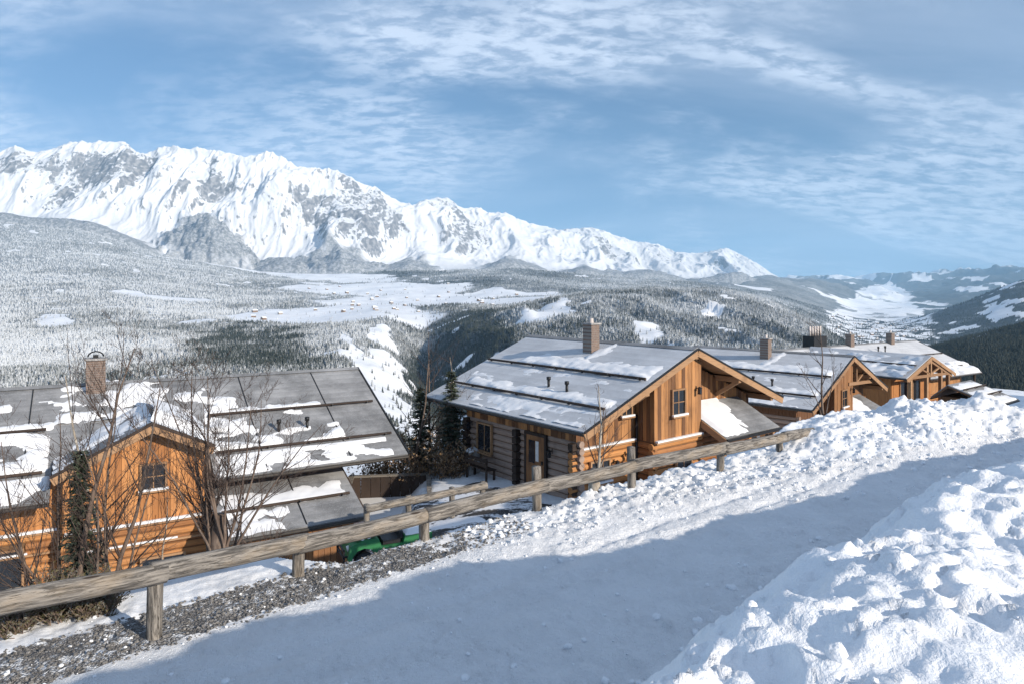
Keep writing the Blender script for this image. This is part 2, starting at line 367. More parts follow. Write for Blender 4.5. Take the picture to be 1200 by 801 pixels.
#            -300   0  100  200  300  350  400  450  480  500  520  550  600  640  700  800  850  900  950 1000 1050 1100 1150 1200 1500
LINES = [
 (700,  L(500, 500, 500, 500, 500, 505, 512, 515, 518, 522, 525, 528, 530, 530, 525, 520, 520, 515, 510, 500, 490, 480, 470, 468, 450)),
 (1100, L(440, 440, 440, 440, 440, 445, 452, 468, 480, 492, 505, 495, 480, 470, 460, 455, 452, 450, 450, 450, 450, 442, 428, 420, 380)),
 (1500, L(418, 418, 416, 416, 414, 412, 408, 432, 452, 470, 468, 445, 428, 420, 415, 412, 412, 414, 425, 435, 434, 420, 405, 395, 350)),
 (1900, L(402, 402, 401, 400, 398, 396, 394, 402, 430, 452, 435, 412, 392, 388, 384, 386, 390, 396, 412, 426, 425, 408, 395, 383, 330)),
 (2400, L(383, 383, 383, 382, 383, 383, 380, 376, 396, 412, 392, 372, 366, 358, 350, 352, 356, 368, 390, 415, 416, 405, 392, 379, 320)),
 (2900, L(362, 362, 364, 368, 371, 372, 369, 366, 368, 370, 366, 362, 361, 353, 342, 339, 340, 353, 379, 408, 416, 420, 418, 410, 400)),
 (3400, L(345, 345, 348, 357, 362, 362, 361, 361, 361, 361, 360, 359, 357, 351, 342, 338, 340, 354, 378, 402, 411, 421, 421, 420, 418)),
 (4300, L(318, 320, 325, 335, 347, 348, 349, 350, 350, 350, 350, 349, 347, 347, 346, 347, 350, 358, 378, 396, 402, 406, 406, 405, 398)),
 (5500, L(282, 285, 294, 314, 329, 331, 332, 332, 332, 332, 331, 331, 329, 331, 334, 340, 345, 353, 370, 386, 389, 388, 374, 355, 330)),
 (6800, L(254, 258, 270, 302, 319, 321, 321, 320, 319, 319, 318, 316, 314, 318, 323, 331, 337, 345, 362, 377, 379, 364, 344, 325, 270)),
 (9000, L(262, 268, 280, 305, 322, 325, 325, 325, 325, 325, 325, 325, 322, 324, 327, 331, 335, 341, 353, 368, 369, 376, 375, 368, 330)),
 (12500,L(300, 300, 300, 310, 325, 328, 328, 328, 328, 328, 328, 328, 326, 328, 330, 333, 335, 326, 332, 352, 358, 361, 360, 355, 330)),
 (19000,L(335, 335, 335, 335, 335, 335, 335, 335, 335, 335, 335, 335, 335, 335, 335, 335, 336, 332, 330, 334, 343, 340, 334, 330, 322)),
 (27000,L(345, 345, 345, 345, 345, 345, 345, 345, 345, 345, 345, 345, 345, 345, 345, 340, 336, 330, 327, 327, 323, 320, 316, 314, 306)),
 (36000,np.full(25, 352.0)),
]
def smooth_rows(a, k, axis):
    ker = np.exp(-np.linspace(-2, 2, 2 * k + 1) ** 2); ker /= ker.sum()
    pad = [(0, 0), (0, 0)]; pad[axis] = (k, k); b = np.pad(a, pad, mode='edge')
    return np.apply_along_axis(lambda r: np.convolve(r, ker, 'valid'), axis, b)
NCOL, NROW = 520, 460
gpx = np.linspace(-300, 1500, NCOL); lY = np.linspace(math.log(60), math.log(36000), NROW); gY = np.exp(lY)
ys = [60.0, 300.0] + [l[0] for l in LINES]
zs = [np.full(NCOL, -32.0), np.full(NCOL, -85.0)] + [(HY - np.interp(gpx, PX, l[1])) / F * l[0] for l in LINES]
Z = np.empty((NROW, NCOL)); zs = np.array(zs)
for c in range(NCOL): Z[:, c] = np.interp(lY, np.log(ys), zs[:, c])
rel = Z / gY[:, None]                        # smooth slopes, not heights, so that near and far smooth alike
rel = smooth_rows(smooth_rows(rel, 7, 0), 5, 1); Z = rel * gY[:, None]
gt = (gpx - HX) / F; GX = gt[None, :] * gY[:, None]; GY = np.repeat(gY[:, None], NCOL, 1)
amp = np.interp(gY, [60, 400, 1200, 4000, 9000, 30000], [0.5, 4, 13, 24, 70, 220])[:, None]
lam = np.interp(gY, [60, 400, 1200, 4000, 9000, 30000], [30, 120, 260, 480, 1300, 3500])[:, None]
Z = Z + amp * (fbm(GX / 330, GY / 330, 5, 3) * np.clip(330 / lam, .35, 1.0) + 0.9 * fbm(GX / 1500, GY / 1500, 4, 9) * np.clip(lam / 900, 0, 1.3))
GP0 = np.repeat(gpx[None, :], NROW, 0)
Z = Z + np.interp(gY, [900, 1300, 2300, 2900], [0, 1, 1, 0])[:, None] * np.interp(GP0, [200, 420, 560, 940, 990], [14, 20, 62, 62, 10]) * (ridged(GX / 430 + .5 * fbm(GX / 300, GY / 300, 2, 25), GY / 900 + GX / 900, 4, 27, .5) - .5)
Z = Z + np.interp(gY, [7500, 10000, 16000, 26000], [0, 110, 240, 420])[:, None] * (ridged(GX / 2300 + .4 * fbm(GX / 1500, GY / 1500, 2, 15), GY / 3600, 5, 17, .52) - .45) * sstep(60, 320, Z + np.interp(gY, [9000, 20000], [420, 330])[:, None])
def valley_z(px, Y):
    ci = np.clip((px + 300) / 1800 * (NCOL - 1), 0, NCOL - 1.001); ri = np.clip((np.log(Y) - lY[0]) / (lY[-1] - lY[0]) * (NROW - 1), 0, NROW - 1.001)
    c0 = ci.astype(int); r0 = ri.astype(int); fc = ci - c0; fr = ri - r0
    return (Z[r0, c0] * (1 - fc) + Z[r0, c0 + 1] * fc) * (1 - fr) + (Z[r0 + 1, c0] * (1 - fc) + Z[r0 + 1, c0 + 1] * fc) * fr
def ell(px, Y, cx_, cy_, rx, ry, slant=0.0):   # soft ellipse in (heading, log depth): 1 inside
    u = (px - cx_) / rx; v = (np.log(Y) - math.log(cy_)) / ry - slant * u
    return 1 - sstep(0.75, 1.15, np.sqrt(u * u + v * v))
def forest_cover(px, Y):
    """1 wooded, 0 open field, decided on the ground plan"""
    X = (px - HX) / F * Y
    f = np.ones_like(Y)
    n = fbm(X / 420, Y / 420, 4, 21); n2 = fbm(X / 160, Y / 160, 3, 31)
    op = np.zeros_like(Y)
    jx = px + 26 * n2; jY = Y * (1 + 0.10 * n)
    for e in ((400, 2950, 125, 0.20, 0.0), (330, 2750, 70, 0.13, 0.0), (470, 3900, 120, 0.14, 0), (440, 5000, 120, 0.12, 0), (600, 3600, 45, 0.12, 0), (360, 6500, 110, 0.10, -0.8),
              (700, 3900, 90, 0.12, 0), (438, 1250, 44, 0.32, 1.0), (408, 1620, 16, 0.20, -0.5), (478, 960, 52, 0.26, -0.9), (510, 760, 60, 0.25, 0), (445, 2050, 16, 0.10, 0.3), (640, 2150, 36, 0.10, 0.0),
              (190, 3700, 70, 0.035, 0.0), (230, 2500, 26, 0.05, 0.2), (60, 2600, 22, 0.06, 0), (560, 4450, 100, 0.05, 0.0), (220, 8300, 100, 0.25, 0.0),
              (715, 3150, 40, 0.05, 0.3), (660, 2500, 10, 0.12, 0.5), (835, 2250, 16, 0.09, 0), (760, 1750, 22, 0.08, 0), (540, 1150, 10, 0.08, 0.0)):
        op = np.maximum(op, ell(jx, jY, *e))
    # the valley floor beyond the wooded spur, and cut strips on the right-hand slopes
    vf = sstep(940, 990, px + 10 * n) * (1 - sstep(1075, 1120, px + 20 * n)) * sstep(3000, 3700, Y * (1 + .2 * n)) * (0.35 + 0.65 * sstep(-0.18, 0.10, n2 + .4 * n))
    op = np.maximum(op, vf)
    for e in ((1168, 5650, 26, 0.05, -1.2), (1185, 5350, 20, 0.06, -1.0), (1130, 5200, 26, 0.03, 0), (1180, 6500, 30, 0.02, 0), (1140, 2350, 30, 0.012, 0.0), (1180, 2290, 24, 0.012, 0), (1150, 1950, 16, 0.04, .2)):
        op = np.maximum(op, ell(jx, jY, *e))
    f = 1 - op
    f = f * (1 - 0.9 * sstep(0.30, 0.42, n2 + 0.35 * n) * (px < 960))          # small glades
    nb = fbm(X / 1500, Y / 2600, 4, 47)
    half = np.interp(Y, [7000, 9500, 14000, 19000, 22000], [62, 52, 36, 22, 0]); mid = np.interp(Y, [7000, 19000], [1032, 1040])
    floor_ = 1 - sstep(0.8, 1.2, np.abs(px + 14 * nb - mid) / np.maximum(half, 1))
    fw = np.clip(1 - floor_ * (.5 + .5 * sstep(-.25, .05, n)), 0, 1) * (1 - .85 * sstep(0.16, 0.30, nb))
    fw = np.where(Y > 22000, fw * (1 - .8 * sstep(-.30, .05, nb + .6 * n + (Y - 25500) / 9000)), fw)
    f = np.where((Y > 7600) & (px > 860), fw, f)
    f = np.where(Y < 520, 0.0, f)
    return f
def frost_shade(px, Y):
    X = (px - HX) / F * Y
    n = fbm(X / 700, Y / 700, 3, 41); n2 = fbm(X / 110, Y / 110, 3, 43)
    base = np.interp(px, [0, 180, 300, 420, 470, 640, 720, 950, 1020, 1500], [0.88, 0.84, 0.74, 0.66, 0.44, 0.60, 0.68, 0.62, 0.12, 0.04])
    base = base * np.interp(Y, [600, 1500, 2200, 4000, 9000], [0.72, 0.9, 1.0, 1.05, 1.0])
    dk = ell(px + 30 * n, Y * (1 + .25 * n2), 290, 1650, 75, 0.36); base = base * (1 - 0.45 * dk); dk = ell(px + 24 * n, Y * (1 + .2 * n), 538, 1750, 62, 0.42); base = base * (1 - 0.95 * dk) - .12 * dk  # second ellipse is the shaded ravine, its shade painted in as low frost
    return np.clip(base + (0.50 * n + 0.30 * n2) * np.interp(px, [960, 1040], [1, .4]) - 0.45 * sstep(960, 1050, px) * (Y < 7500), -0.5, 1.0)  # right-hand slopes pushed lower still, painting their shade into the wood colour
GP = np.repeat(gpx[None, :], NROW, 0)
fo = forest_cover(GP, GY); fz = frost_shade(GP, GY)
V = np.stack([GX, GY, Z], -1).reshape(-1, 3)
me = mesh_np('valley', V, grid_faces(NROW, NCOL), M['valley'])
for nm, dat in (('forest', fo), ('frost', np.clip(fz, 0, 1))):
    at = me.attributes.new(nm, 'FLOAT', 'POINT'); at.data.foreach_set('value', dat.ravel().astype(np.float32))
valley = tag(put('terrain', me), 'snowy valley floor, plateau and wooded slopes beyond the chalets', 'terrain', kind='structure')

# ------------------------------------------------------------------ the mountain massif
SK = np.array([(-320, 215), (-200, 190), (-100, 200), (-40, 182), (0, 179), (18, 171), (40, 180), (62, 175), (88, 166), (105, 168), (120, 166), (150, 169), (160, 180), (172, 181), (186, 174), (215, 172), (240, 175), (262, 176),
               (285, 182), (318, 179), (335, 186), (348, 195), (365, 198), (392, 199), (420, 212), (440, 221), (468, 236), (486, 241), (500, 234), (520, 232), (545, 244), (560, 243), (575, 250), (592, 250), (620, 262),
               (640, 265), (655, 270), (690, 267), (715, 273), (745, 283), (770, 286), (790, 295), (815, 297), (835, 294), (850, 290), (868, 299), (888, 309), (903, 320), (930, 334), (980, 345)], float)
RY = (np.array([-320, 0, 200, 400, 490, 560, 700, 850, 980]), np.array([8600, 8800, 9000, 9300, 10200, 11200, 13500, 17500, 20000.]))
FP = (np.array([-320, 0, 100, 200, 300, 400, 500, 600, 700, 800, 900, 980]), np.array([250, 254, 268, 303, 322, 324, 321, 316, 325, 331, 338, 350.]))
MC, MR = 1150, 380
mpx = np.linspace(-320, 980, MC); u = np.concatenate([np.linspace(-0.25, 0, 13)[:-1], np.linspace(0, 1, 300), np.linspace(1, 1.6, 69)[1:]])
Yr = np.interp(mpx, *RY); Yf = np.minimum(6700 + 0.42 * np.maximum(Yr - 9000, 0), Yr - 1800)
zr = (HY - np.interp(mpx, SK[:, 0], SK[:, 1])) / F * Yr
zf = (HY - np.interp(mpx, *FP)) / F * Yf
U = np.repeat(u[:, None], MC, 1); P = np.repeat(mpx[None, :], MR, 0)
Ym = Yf[None] + U * (Yr - Yf)[None]; Xm = (P - HX) / F * Ym
# broad buttresses reach forward of the crest, bowls lie between them
but = fbm(P / 95, U * 0.6, 3, 51)
ub = np.clip(U, 0, 1)
prof = 0.16 * ub + 0.30 * ub ** 2 + 0.54 * sstep(0.30, 1.0, ub + 0.14 * but * np.sin(np.pi * ub))
Zm = zf[None] * (1 - prof) + zr[None] * prof
relief = (zr - zf)[None]
wx = Xm + 160 * fbm(Xm / 700, Ym / 700, 3, 61); wy = Ym + 160 * fbm(Xm / 700, Ym / 700, 3, 71)
rn = ridged(wx / 980, wy / 2100, 6, 81, 0.44) - 0.5
rn2 = ridged(wx / 240, wy / 620, 5, 91, 0.6) - 0.5
env = np.sin(np.pi * np.clip(ub, 0, 1) ** 0.9) ** 0.7 * np.clip(1.3 - 0.5 * (1 - ub), 0, 1)
Zm = Zm + relief * (0.36 * rn * env * sstep(0.2, 0.62, ub) + 0.066 * rn2 * sstep(0.25, 0.7, ub) * (1 - 0.35 * sstep(.93, 1, ub)) + 0.012 * (ridged(wx / 80, wy / 150, 3, 95) - .5) * sstep(.35, .8, ub))
Zm = Zm - relief * 0.9 * np.clip(U - 1, 0, 1) - np.clip(-U, 0, 1) * 2600
# wooded pyramids at the foot of the cliffs
fom = np.zeros_like(Zm)
for (cx_, cy_, rx, top) in ((245, 0.27, 62, 250), (330, 0.12, 44, 300), (400, 0.16, 52, 292), (478, 0.12, 44, 305), (600, 0.14, 46, 302), (690, 0.12, 40, 312), (10, 0.13, 110, 250), (120, 0.10, 80, 264), (762, 0.10, 60, 316), (860, 0.06, 50, 318)):
    d = np.sqrt(((P - cx_ + 9 * fbm(P / 40, U * 5, 2, 109)) / rx) ** 2 + ((U - cy_) / 0.34) ** 2) + 0.26 * fbm(P / 17, U * 11, 4, 101)
    h = np.clip(1 - d, 0, 1)
    Yc = np.interp(cx_, mpx, Yf) + cy_ * (np.interp(cx_, mpx, Yr) - np.interp(cx_, mpx, Yf))
    zc_ = (HY - top) / F * Yc; k = np.argmin(np.abs(mpx - cx_)); base = Zm[np.argmin(np.abs(u - cy_)), k]
    Zm = Zm + max(zc_ - base, 25) * h
    fom = np.maximum(fom, sstep(0.04, 0.30, h + 0.05 * fbm(P / 6, U * 40, 3, 103)) * 0.95)
low = 1 - sstep(0.0, 0.13, U + 0.05 * fbm(P / 20, U * 6, 3, 105)); fom = np.maximum(fom, low * 0.8)
V = np.stack([Xm, Ym, Zm], -1).reshape(-1, 3)
me = mesh_np('mountain', V, grid_faces(MR, MC), M['mountain'])
at = me.attributes.new('forest', 'FLOAT', 'POINT'); at.data.foreach_set('value', fom.ravel().astype(np.float32))
crag = sstep(.42, .62, ub + .10 * but) * (1.9 * sstep(-.02, .28, fbm(Xm / 1300, Ym / 1100, 4, 111))) * (1 - .4 * sstep(.9, 1, ub))
at = me.attributes.new('crag', 'FLOAT', 'POINT'); at.data.foreach_set('value', crag.ravel().astype(np.float32))
tag(put('mountain_range', me), 'jagged snow-covered limestone mountain range rising above the plateau', 'mountain', kind='structure')

# ------------------------------------------------------------------ forests: one instancing object per wood
def tree_material():
    m, t, b = material('far_spruce'); n = N(t); p = n.pos()
    fr = n.attr('frost', 'INSTANCER'); up = n.z(n.nrm()); f = n.noise(p, 0.22, 3, 0.7)  # lowest frost values are painted shade, on ravine and right-hand trees
    r = n.rnd()
    needle_ = n.mix(r, (0.026, 0.036, 0.033), (0.052, 0.060, 0.050))
    k = n.math('ADD', n.math('MULTIPLY', fr, 0.95), n.math('ADD', n.math('MULTIPLY', n.math('SUBTRACT', f, 0.5), 0.5), n.math('MULTIPLY', n.math('SUBTRACT', r, 0.5), 0.22)))
    k = n.math('ADD', k, n.math('MULTIPLY', n.math('SUBTRACT', up, 0.35), 0.35))
    set_(t, b, n.mix(n.ramp(k, 0.25, 0.95), needle_, (0.62, 0.65, 0.68)), 0.9); M['far_spruce'] = m
tree_material()
def spruce_template(seed):
    rnd = random.Random(seed); mb = MB(); tiers = 5
    for k in range(tiers):
        z0 = 0.06 + 0.17 * k; z1 = z0 + 0.30 - 0.012 * k; r0 = 0.20 * (1 - k / (tiers + 0.7)) * rnd.uniform(0.85, 1.15); n = 7
        ring = []
        for j in range(n):
            a = 2 * math.pi * (j + rnd.random() * 0.6) / n; rr = r0 * rnd.uniform(0.65, 1.25)
            ring.append((rr * math.cos(a), rr * math.sin(a), z0 + rnd.uniform(-0.03, 0.03)))
        mb.poly(ring + [(rnd.uniform(-.01, .01), rnd.uniform(-.01, .01), min(z1, 1.0))], [(j, (j + 1) % n, n) for j in range(n)])
    me = bpy.data.meshes.new('far_spruce'); me.from_pydata(mb.v, [], mb.f); me.materials.append(M['far_spruce'])
    return bpy.data.objects.new('far_spruce_%d' % seed, me)
TPL = [spruce_template(s) for s in (1, 2, 3)]
def scatter(name, label, pts, sc, frost, rot):
    me = bpy.data.meshes.new(name); me.vertices.add(len(pts)); me.vertices.foreach_set('co', pts.astype(np.float32).ravel())
    for nm, dat in (('sc', sc), ('frost', frost), ('rot', rot)):
        at = me.attributes.new(nm, 'FLOAT', 'POINT'); at.data.foreach_set('value', dat.astype(np.float32))
    o = put(name, me); g = bpy.data.node_groups.new(name, 'GeometryNodeTree')
    g.interface.new_socket('Geometry', in_out='INPUT', socket_type='NodeSocketGeometry'); g.interface.new_socket('Geometry', in_out='OUTPUT', socket_type='NodeSocketGeometry')
    i = g.nodes.new('NodeGroupInput'); e = g.nodes.new('NodeGroupOutput'); ip = g.nodes.new('GeometryNodeInstanceOnPoints'); gi = g.nodes.new('GeometryNodeGeometryToInstance')
    for tpl in TPL:
        oi = g.nodes.new('GeometryNodeObjectInfo'); oi.inputs['Object'].default_value = tpl; g.links.new(oi.outputs['Geometry'], gi.inputs[0])
    def named(nm):
        a = g.nodes.new('GeometryNodeInputNamedAttribute'); a.data_type = 'FLOAT'; a.inputs['Name'].default_value = nm; return a.outputs['Attribute']
    cs = g.nodes.new('ShaderNodeCombineXYZ'); s_ = named('sc')
    wid = g.nodes.new('ShaderNodeMath'); wid.operation = 'MULTIPLY'; wid.inputs[1].default_value = 1.15; g.links.new(s_, wid.inputs[0])
    for k in (0, 1): g.links.new(wid.outputs[0], cs.inputs[k])
    g.links.new(s_, cs.inputs[2])
    cr = g.nodes.new('ShaderNodeCombineXYZ'); g.links.new(named('rot'), cr.inputs[2])
    idx = g.nodes.new('GeometryNodeInputIndex'); md = g.nodes.new('ShaderNodeMath'); md.operation = 'MODULO'; md.inputs[1].default_value = 3; g.links.new(idx.outputs[0], md.inputs[0])
    g.links.new(i.outputs[0], ip.inputs['Points']); g.links.new(gi.outputs[0], ip.inputs['Instance']); ip.inputs['Pick Instance'].default_value = True
    g.links.new(md.outputs[0], ip.inputs['Instance Index']); g.links.new(cs.outputs[0], ip.inputs['Scale']); g.links.new(cr.outputs[0], ip.inputs['Rotation'])
    g.links.new(ip.outputs[0], e.inputs[0])
    mod = o.modifiers.new('trees', 'NODES'); mod.node_group = g
    tag(o, label, 'forest', kind='stuff'); return o
def wood_points(n, p0, p1, y0, y1, seed, hmin=8, hmax=15):
    r = np.random.default_rng(seed)
    px = r.uniform(p0, p1, n); Y = np.exp(r.uniform(math.log(y0), math.log(y1), n))
    f = forest_cover(px, Y); keep = r.random(n) < f ** 1.5
    lone = r.random(n) < 0.010
    keep = keep | (lone & (Y > 700))
    px, Y = px[keep], Y[keep]; z = valley_z(px, Y)
    pts = np.stack([(px - HX) / F * Y, Y, z - 0.6], -1)
    h = r.uniform(hmin, hmax, len(px)) * np.interp(Y, [700, 3000, 8000], [0.85, 1.0, 1.25])
    return pts, h, frost_shade(px, Y) + r.normal(0, 0.10, len(px)), r.uniform(0, 6.28, len(px))
scatter('plateau_forest', 'dense frosted conifer forest covering the slopes and plateau across the valley', *wood_points(230000, -120, 965, 620, 7600, 5))
scatter('shaded_forest', 'dark conifer forest on the shaded slopes beyond the last chalet', *wood_points(40000, 965, 1340, 620, 7000, 6, 10, 17))

# ------------------------------------------------------------------ far farmhouses and the town
plain('far_wall', (0.22, 0.155, 0.11), 0.8); plain('far_wall_pale', (0.34, 0.30, 0.26), 0.8); plain('far_roof_snow', (0.80, 0.82, 0.86), 0.8)
def far_house(seed, wall):
    r = random.Random(seed); L_, W_, Hh = r.uniform(14, 20), r.uniform(10, 13), r.uniform(6, 8)
    mb = MB(); mb.poly([(-L_/2, -W_/2, -3), (L_/2, -W_/2, -3), (L_/2, W_/2, -3), (-L_/2, W_/2, -3), (-L_/2, -W_/2, Hh), (L_/2, -W_/2, Hh), (L_/2, W_/2, Hh), (-L_/2, W_/2, Hh), (-L_/2, 0, Hh + W_*.28), (L_/2, 0, Hh + W_*.28)],
        [(0, 1, 5, 4), (1, 2, 6, 9, 5), (2, 3, 7, 6), (3, 0, 4, 8, 7), (4, 5, 9, 8), (6, 7, 8, 9)])
    rf = MB()
    for s in (-1, 1):
        a = [(-L_/2-1, 0, Hh + W_*.28 + .1), (L_/2+1, 0, Hh + W_*.28 + .1), (L_/2+1, s*(W_/2+1.2), Hh - .5), (-L_/2-1, s*(W_/2+1.2), Hh - .5)]
        rf.hexa(a, [(x, y, z + .7) for x, y, z in a])
    m1 = bpy.data.meshes.new('wall'); m1.from_pydata(mb.v, [], mb.f); m1.materials.append(M[wall])
    m2 = bpy.data.meshes.new('roof'); m2.from_pydata(rf.v, [], rf.f); m2.materials.append(M['far_roof_snow'])
    return m1, m2
FH = [far_house(3, 'far_wall'), far_house(4, 'far_wall_pale'), far_house(5, 'far_wall')]
def hamlet(n, p0, p1, y0, y1, seed, name, label, group, sc=1.0):
    r = np.random.default_rng(seed); k = 0; tries = 0
    while k < n and tries < 6000:
        tries += 1
        px = r.uniform(p0, p1, 1); Y = np.exp(r.uniform(math.log(y0), math.log(y1), 1))
        if forest_cover(px, Y)[0] > 0.35: continue
        z = valley_z(px, Y)[0]; m1, m2 = FH[k % 3]; s_ = sc * r.uniform(.8, 1.25)
        e = put(name, None, None, ((px[0] - HX) / F * Y[0], Y[0], z), (0, 0, r.uniform(0.2, 1.3)), (s_, s_, s_))
        tag(e, label, 'house', group); put('wall', m1, e); put('roof', m2, e); k += 1
hamlet(46, 290, 620, 2700, 5300, 8, 'farmhouse', 'small farmhouse with snowy roof on the white plateau fields', 'farmhouses on the plateau')
hamlet(95, 965, 1100, 3800, 7500, 9, 'town_house', 'tiny town house with snowy roof on the valley floor', 'town houses on the valley floor')
# ================================================================== the near ground: snow bank, road, verge, slope and yard
EX, EY = 0.76, 0.65                           # along the road (p) and across it (q)
def pq(x, y): return EX * x + EY * y, -EY * x + EX * y
def xy(p, q): return EX * p - EY * q, EY * p + EX * q
ROADZ = -4.2
def far_edge(p): return 8.75 - 0.26 * np.clip(p - 11.0, 0, 15) + 0.0 * p      # where the road ends on the valley side
def ground_z(p, q, fine=True):
    p = np.asarray(p, float); q = np.asarray(q, float)
    fe = far_edge(p); wob = 0.22 * perlin(p / 1.7, q * 0 + 3.1, 5) + 0.10 * perlin(p / 0.55, q * 0 + 1.7, 6)
    # ploughed bank the photographer stands on
    crest = np.interp(p, [-40, 1.2, 2.8, 8.0, 9.6, 26, 110], [-1.25, -1.25, -1.13, -1.13, -1.62, -2.5, -2.6]) + 0.10 * perlin(p / 3.1, q / 2.4, 7)
    bank = sstep(3.55, 1.12, q + wob * 0.9)
    top = crest + 0.10 * np.clip(0.2 - q, 0, 60) * sstep(0.2, -8, q) - 0.05 * sstep(1.2, 0, q)
    z = ROADZ * (1 - bank) + top * bank
    z = np.where(q < -3, top, z)
    # snow thrown up beyond the far end of the road
    pile = sstep(15.5, 22.0, p) * sstep(fe - 0.9, fe + 1.5, q + 0.8 * wob) * (1 - sstep(fe + 2.4, fe + 5.0, q))
    z = z + pile * (0.62 + 0.30 * perlin(p / 2.2, q / 1.6, 9) - 0.25 * sstep(27, 34, p))
    ridge = sstep(3.5, 9, p) * (1 - sstep(16, 20, p)) * np.exp(-((q - fe + 0.1) / 0.55) ** 2)
    z = z + 0.04 * ridge
    # fall beyond the fence to the house platforms
    x_ = EX * p - EY * q
    zb = np.interp(x_, [-40, -7, -5, -3.8, -1.2, 10], [-10.9, -10.4, -9.5, -8.25, -7.9, -7.75]) + np.interp(p, [24, 43, 60, 90], [0, -2.05, -3.85, -5.3])
    q1 = np.interp(x_, [-40, -12, -5, -1, 8, 40], [20, 19, 14.4, 13.0, 13.6, 17])
    q0 = np.interp(x_, [-4.2, -2.6], [11.1, 9.75]) + .5 * wob; t = np.clip((q - q0) / (q1 - q0), 0, 1); s = t * (2 - t) * .6 + .4 * t * t * (3 - 2 * t)
    z = z * (1 - s) + zb * s
    z = z - 0.27 * np.clip(q - 33, 0, 200)
    z = z - 0.20 * np.clip(p - 25.5, 0, 200) * sstep(2.0, 6.0, q) * (1 - s)
    z = z + 0.55 * sstep(3.0, -1.5, p) * sstep(3.2, 1.0, q) * sstep(-5, -2, q)  # bank crest raised out of view, shaped to shade the fence's left end
    z = z + np.exp(-(((p - 8) / 9) ** 2 + ((q - 48) / 5.0) ** 2)) * (8.4 + 1.6 * perlin(p / 2.6, q / 2.6, 67) + .5 * perlin(p / 1.0, q / 1.0, 68))
    if fine:
        bmask = sstep(4.4, 3.4, q + 2.0 * wob)                    # bank and crumbled edge
        z = z + bmask * (0.17 * fbm(p / 1.5, q / 1.5, 5, 13, .5) + 0.065 * np.clip(clods(p / 0.36 + .8 * perlin(p / .2, q / .2, 3), q / 0.36 + .8 * perlin(p / .2, q / .2, 4), 15) - .18, 0, 1) * sstep(0.0, 0.35, perlin(p / .9, q / .9, 16)) + 0.050 * clods(p / 0.10 + perlin(p / .07, q / .07, 3), q / 0.12, 19) * sstep(-.1, .3, perlin(p / .5, q / .5, 18)) + .035 * ridged(p / .4, q / .4, 4, 20) + .05 * fbm(p / .18, q / .18, 4, 22, .6) + .035 * np.clip(clods(p / .065 + .7 * perlin(p / .05, q / .05, 8), q / .06 + .7 * perlin(p / .05, q / .05, 9), 41) - .15, 0, 1) * sstep(-.25, .2, perlin(p / .35, q / .35, 43)) - .035 * sstep(.18, .42, perlin(p / .42, q / .36, 45)))
        edge = np.exp(-((q - 5.0 + wob) / 0.8) ** 2)
        z = z + edge * 0.16 * np.clip(clods(p / 0.27, q / 0.27, 23) - 0.25, 0, 1)
        rmask = sstep(4.2, 5.0, q) * (1 - sstep(fe - .5, fe + .1, q))
        z = z + rmask * (0.060 * fbm(p / 0.5, q / 0.36, 5, 27, .66) + 0.075 * np.clip(clods(p / 0.15 + .5 * perlin(p / .1, q / .1, 3), q / 0.13, 29) - 0.24, 0, 1) * sstep(-.2, .3, perlin(p / 1.3, q / .8, 30)) - 0.045 * (np.exp(-((q - 7.05 - .15 * perlin(p / 4, 0 * p, 2)) / 0.10) ** 2) + np.exp(-((q - 7.65 - .15 * perlin(p / 4, 0 * p, 2)) / 0.10) ** 2)))
        lump = sstep(6.0, 9.5, p) * sstep(fe - 0.9, fe + 0.2, q + wob) * (1 - sstep(10.9, 12.5, q + 0 * p))
        z = z + lump * (0.10 * np.clip(clods(p / 0.26 + .6 * perlin(p / .13, q / .13, 3), q / 0.24 + .6 * perlin(p / .13, q / .13, 4), 33) - .12, 0, 1) + 0.05 * clods(p / 0.10, q / 0.10, 37) + 0.12 * fbm(p / .6, q / .6, 4, 39, .6))
        z = z + pile * (0.16 * np.clip(clods(p / 0.8 + .5 * perlin(p / .4, q / .4, 3), q / 0.6 + .5 * perlin(p / .4, q / .4, 4), 51) - .15, 0, 1) * sstep(0, .3, perlin(p / 1.4, q / 1.4, 53)) + 0.30 * fbm(p / 1.2, q / .8, 5, 55, .55) + .10 * ridged(p / .8, q / .5, 3, 57))
        sl = sstep(10.3, 11.5, q); z = z + sl * 0.10 * fbm(p / 1.3, q / 1.3, 4, 61)
        vg = sstep(8.6, 9.0, q) * (1 - sstep(10.0, 11, q)) * (1 - sstep(6.5, 8.5, p)); z = z + vg * 0.05 * fbm(p / .22, q / .22, 3, 63)
    return z
def zat(x, y):
    p, q = pq(x, y); return float(ground_z(np.array([p]), np.array([q]))[0])
def axis_(segs):
    a = []
    for lo, hi, st in segs: a.append(np.arange(lo, hi - 1e-6, st))
    a.append([segs[-1][1]]); return np.concatenate(a)
ap = axis_([(-40, -4, 0.6), (-4, -1, 0.10), (-1, 0.6, 0.045), (0.6, 7, 0.024), (7, 14, 0.045), (14, 34, 0.075), (34, 50, 0.4), (50, 110, 2.0)])
aq = axis_([(-40, -4, 0.8), (-4, 0.4, 0.14), (0.4, 3.4, 0.020), (3.4, 4.8, 0.038), (4.8, 11.2, 0.05), (11.2, 22, 0.3), (22, 60, 0.8), (60, 95, 2.5)])
gp, gq = np.meshgrid(ap, aq); gz = ground_z(gp, gq); gx, gy = xy(gp, gq)
VV = np.stack([gx, gy, gz], -1).reshape(-1, 3); FF = grid_faces(len(aq), len(ap))
fp = gp.ravel()[FF].mean(1); fq = gq.ravel()[FF].mean(1)
wv = 0.28 * fbm(fp / 0.9, fq / 0.9, 4, 71) + 0.10 * fbm(fp / .15, fq / .15, 2, 73)
fef = far_edge(fp)
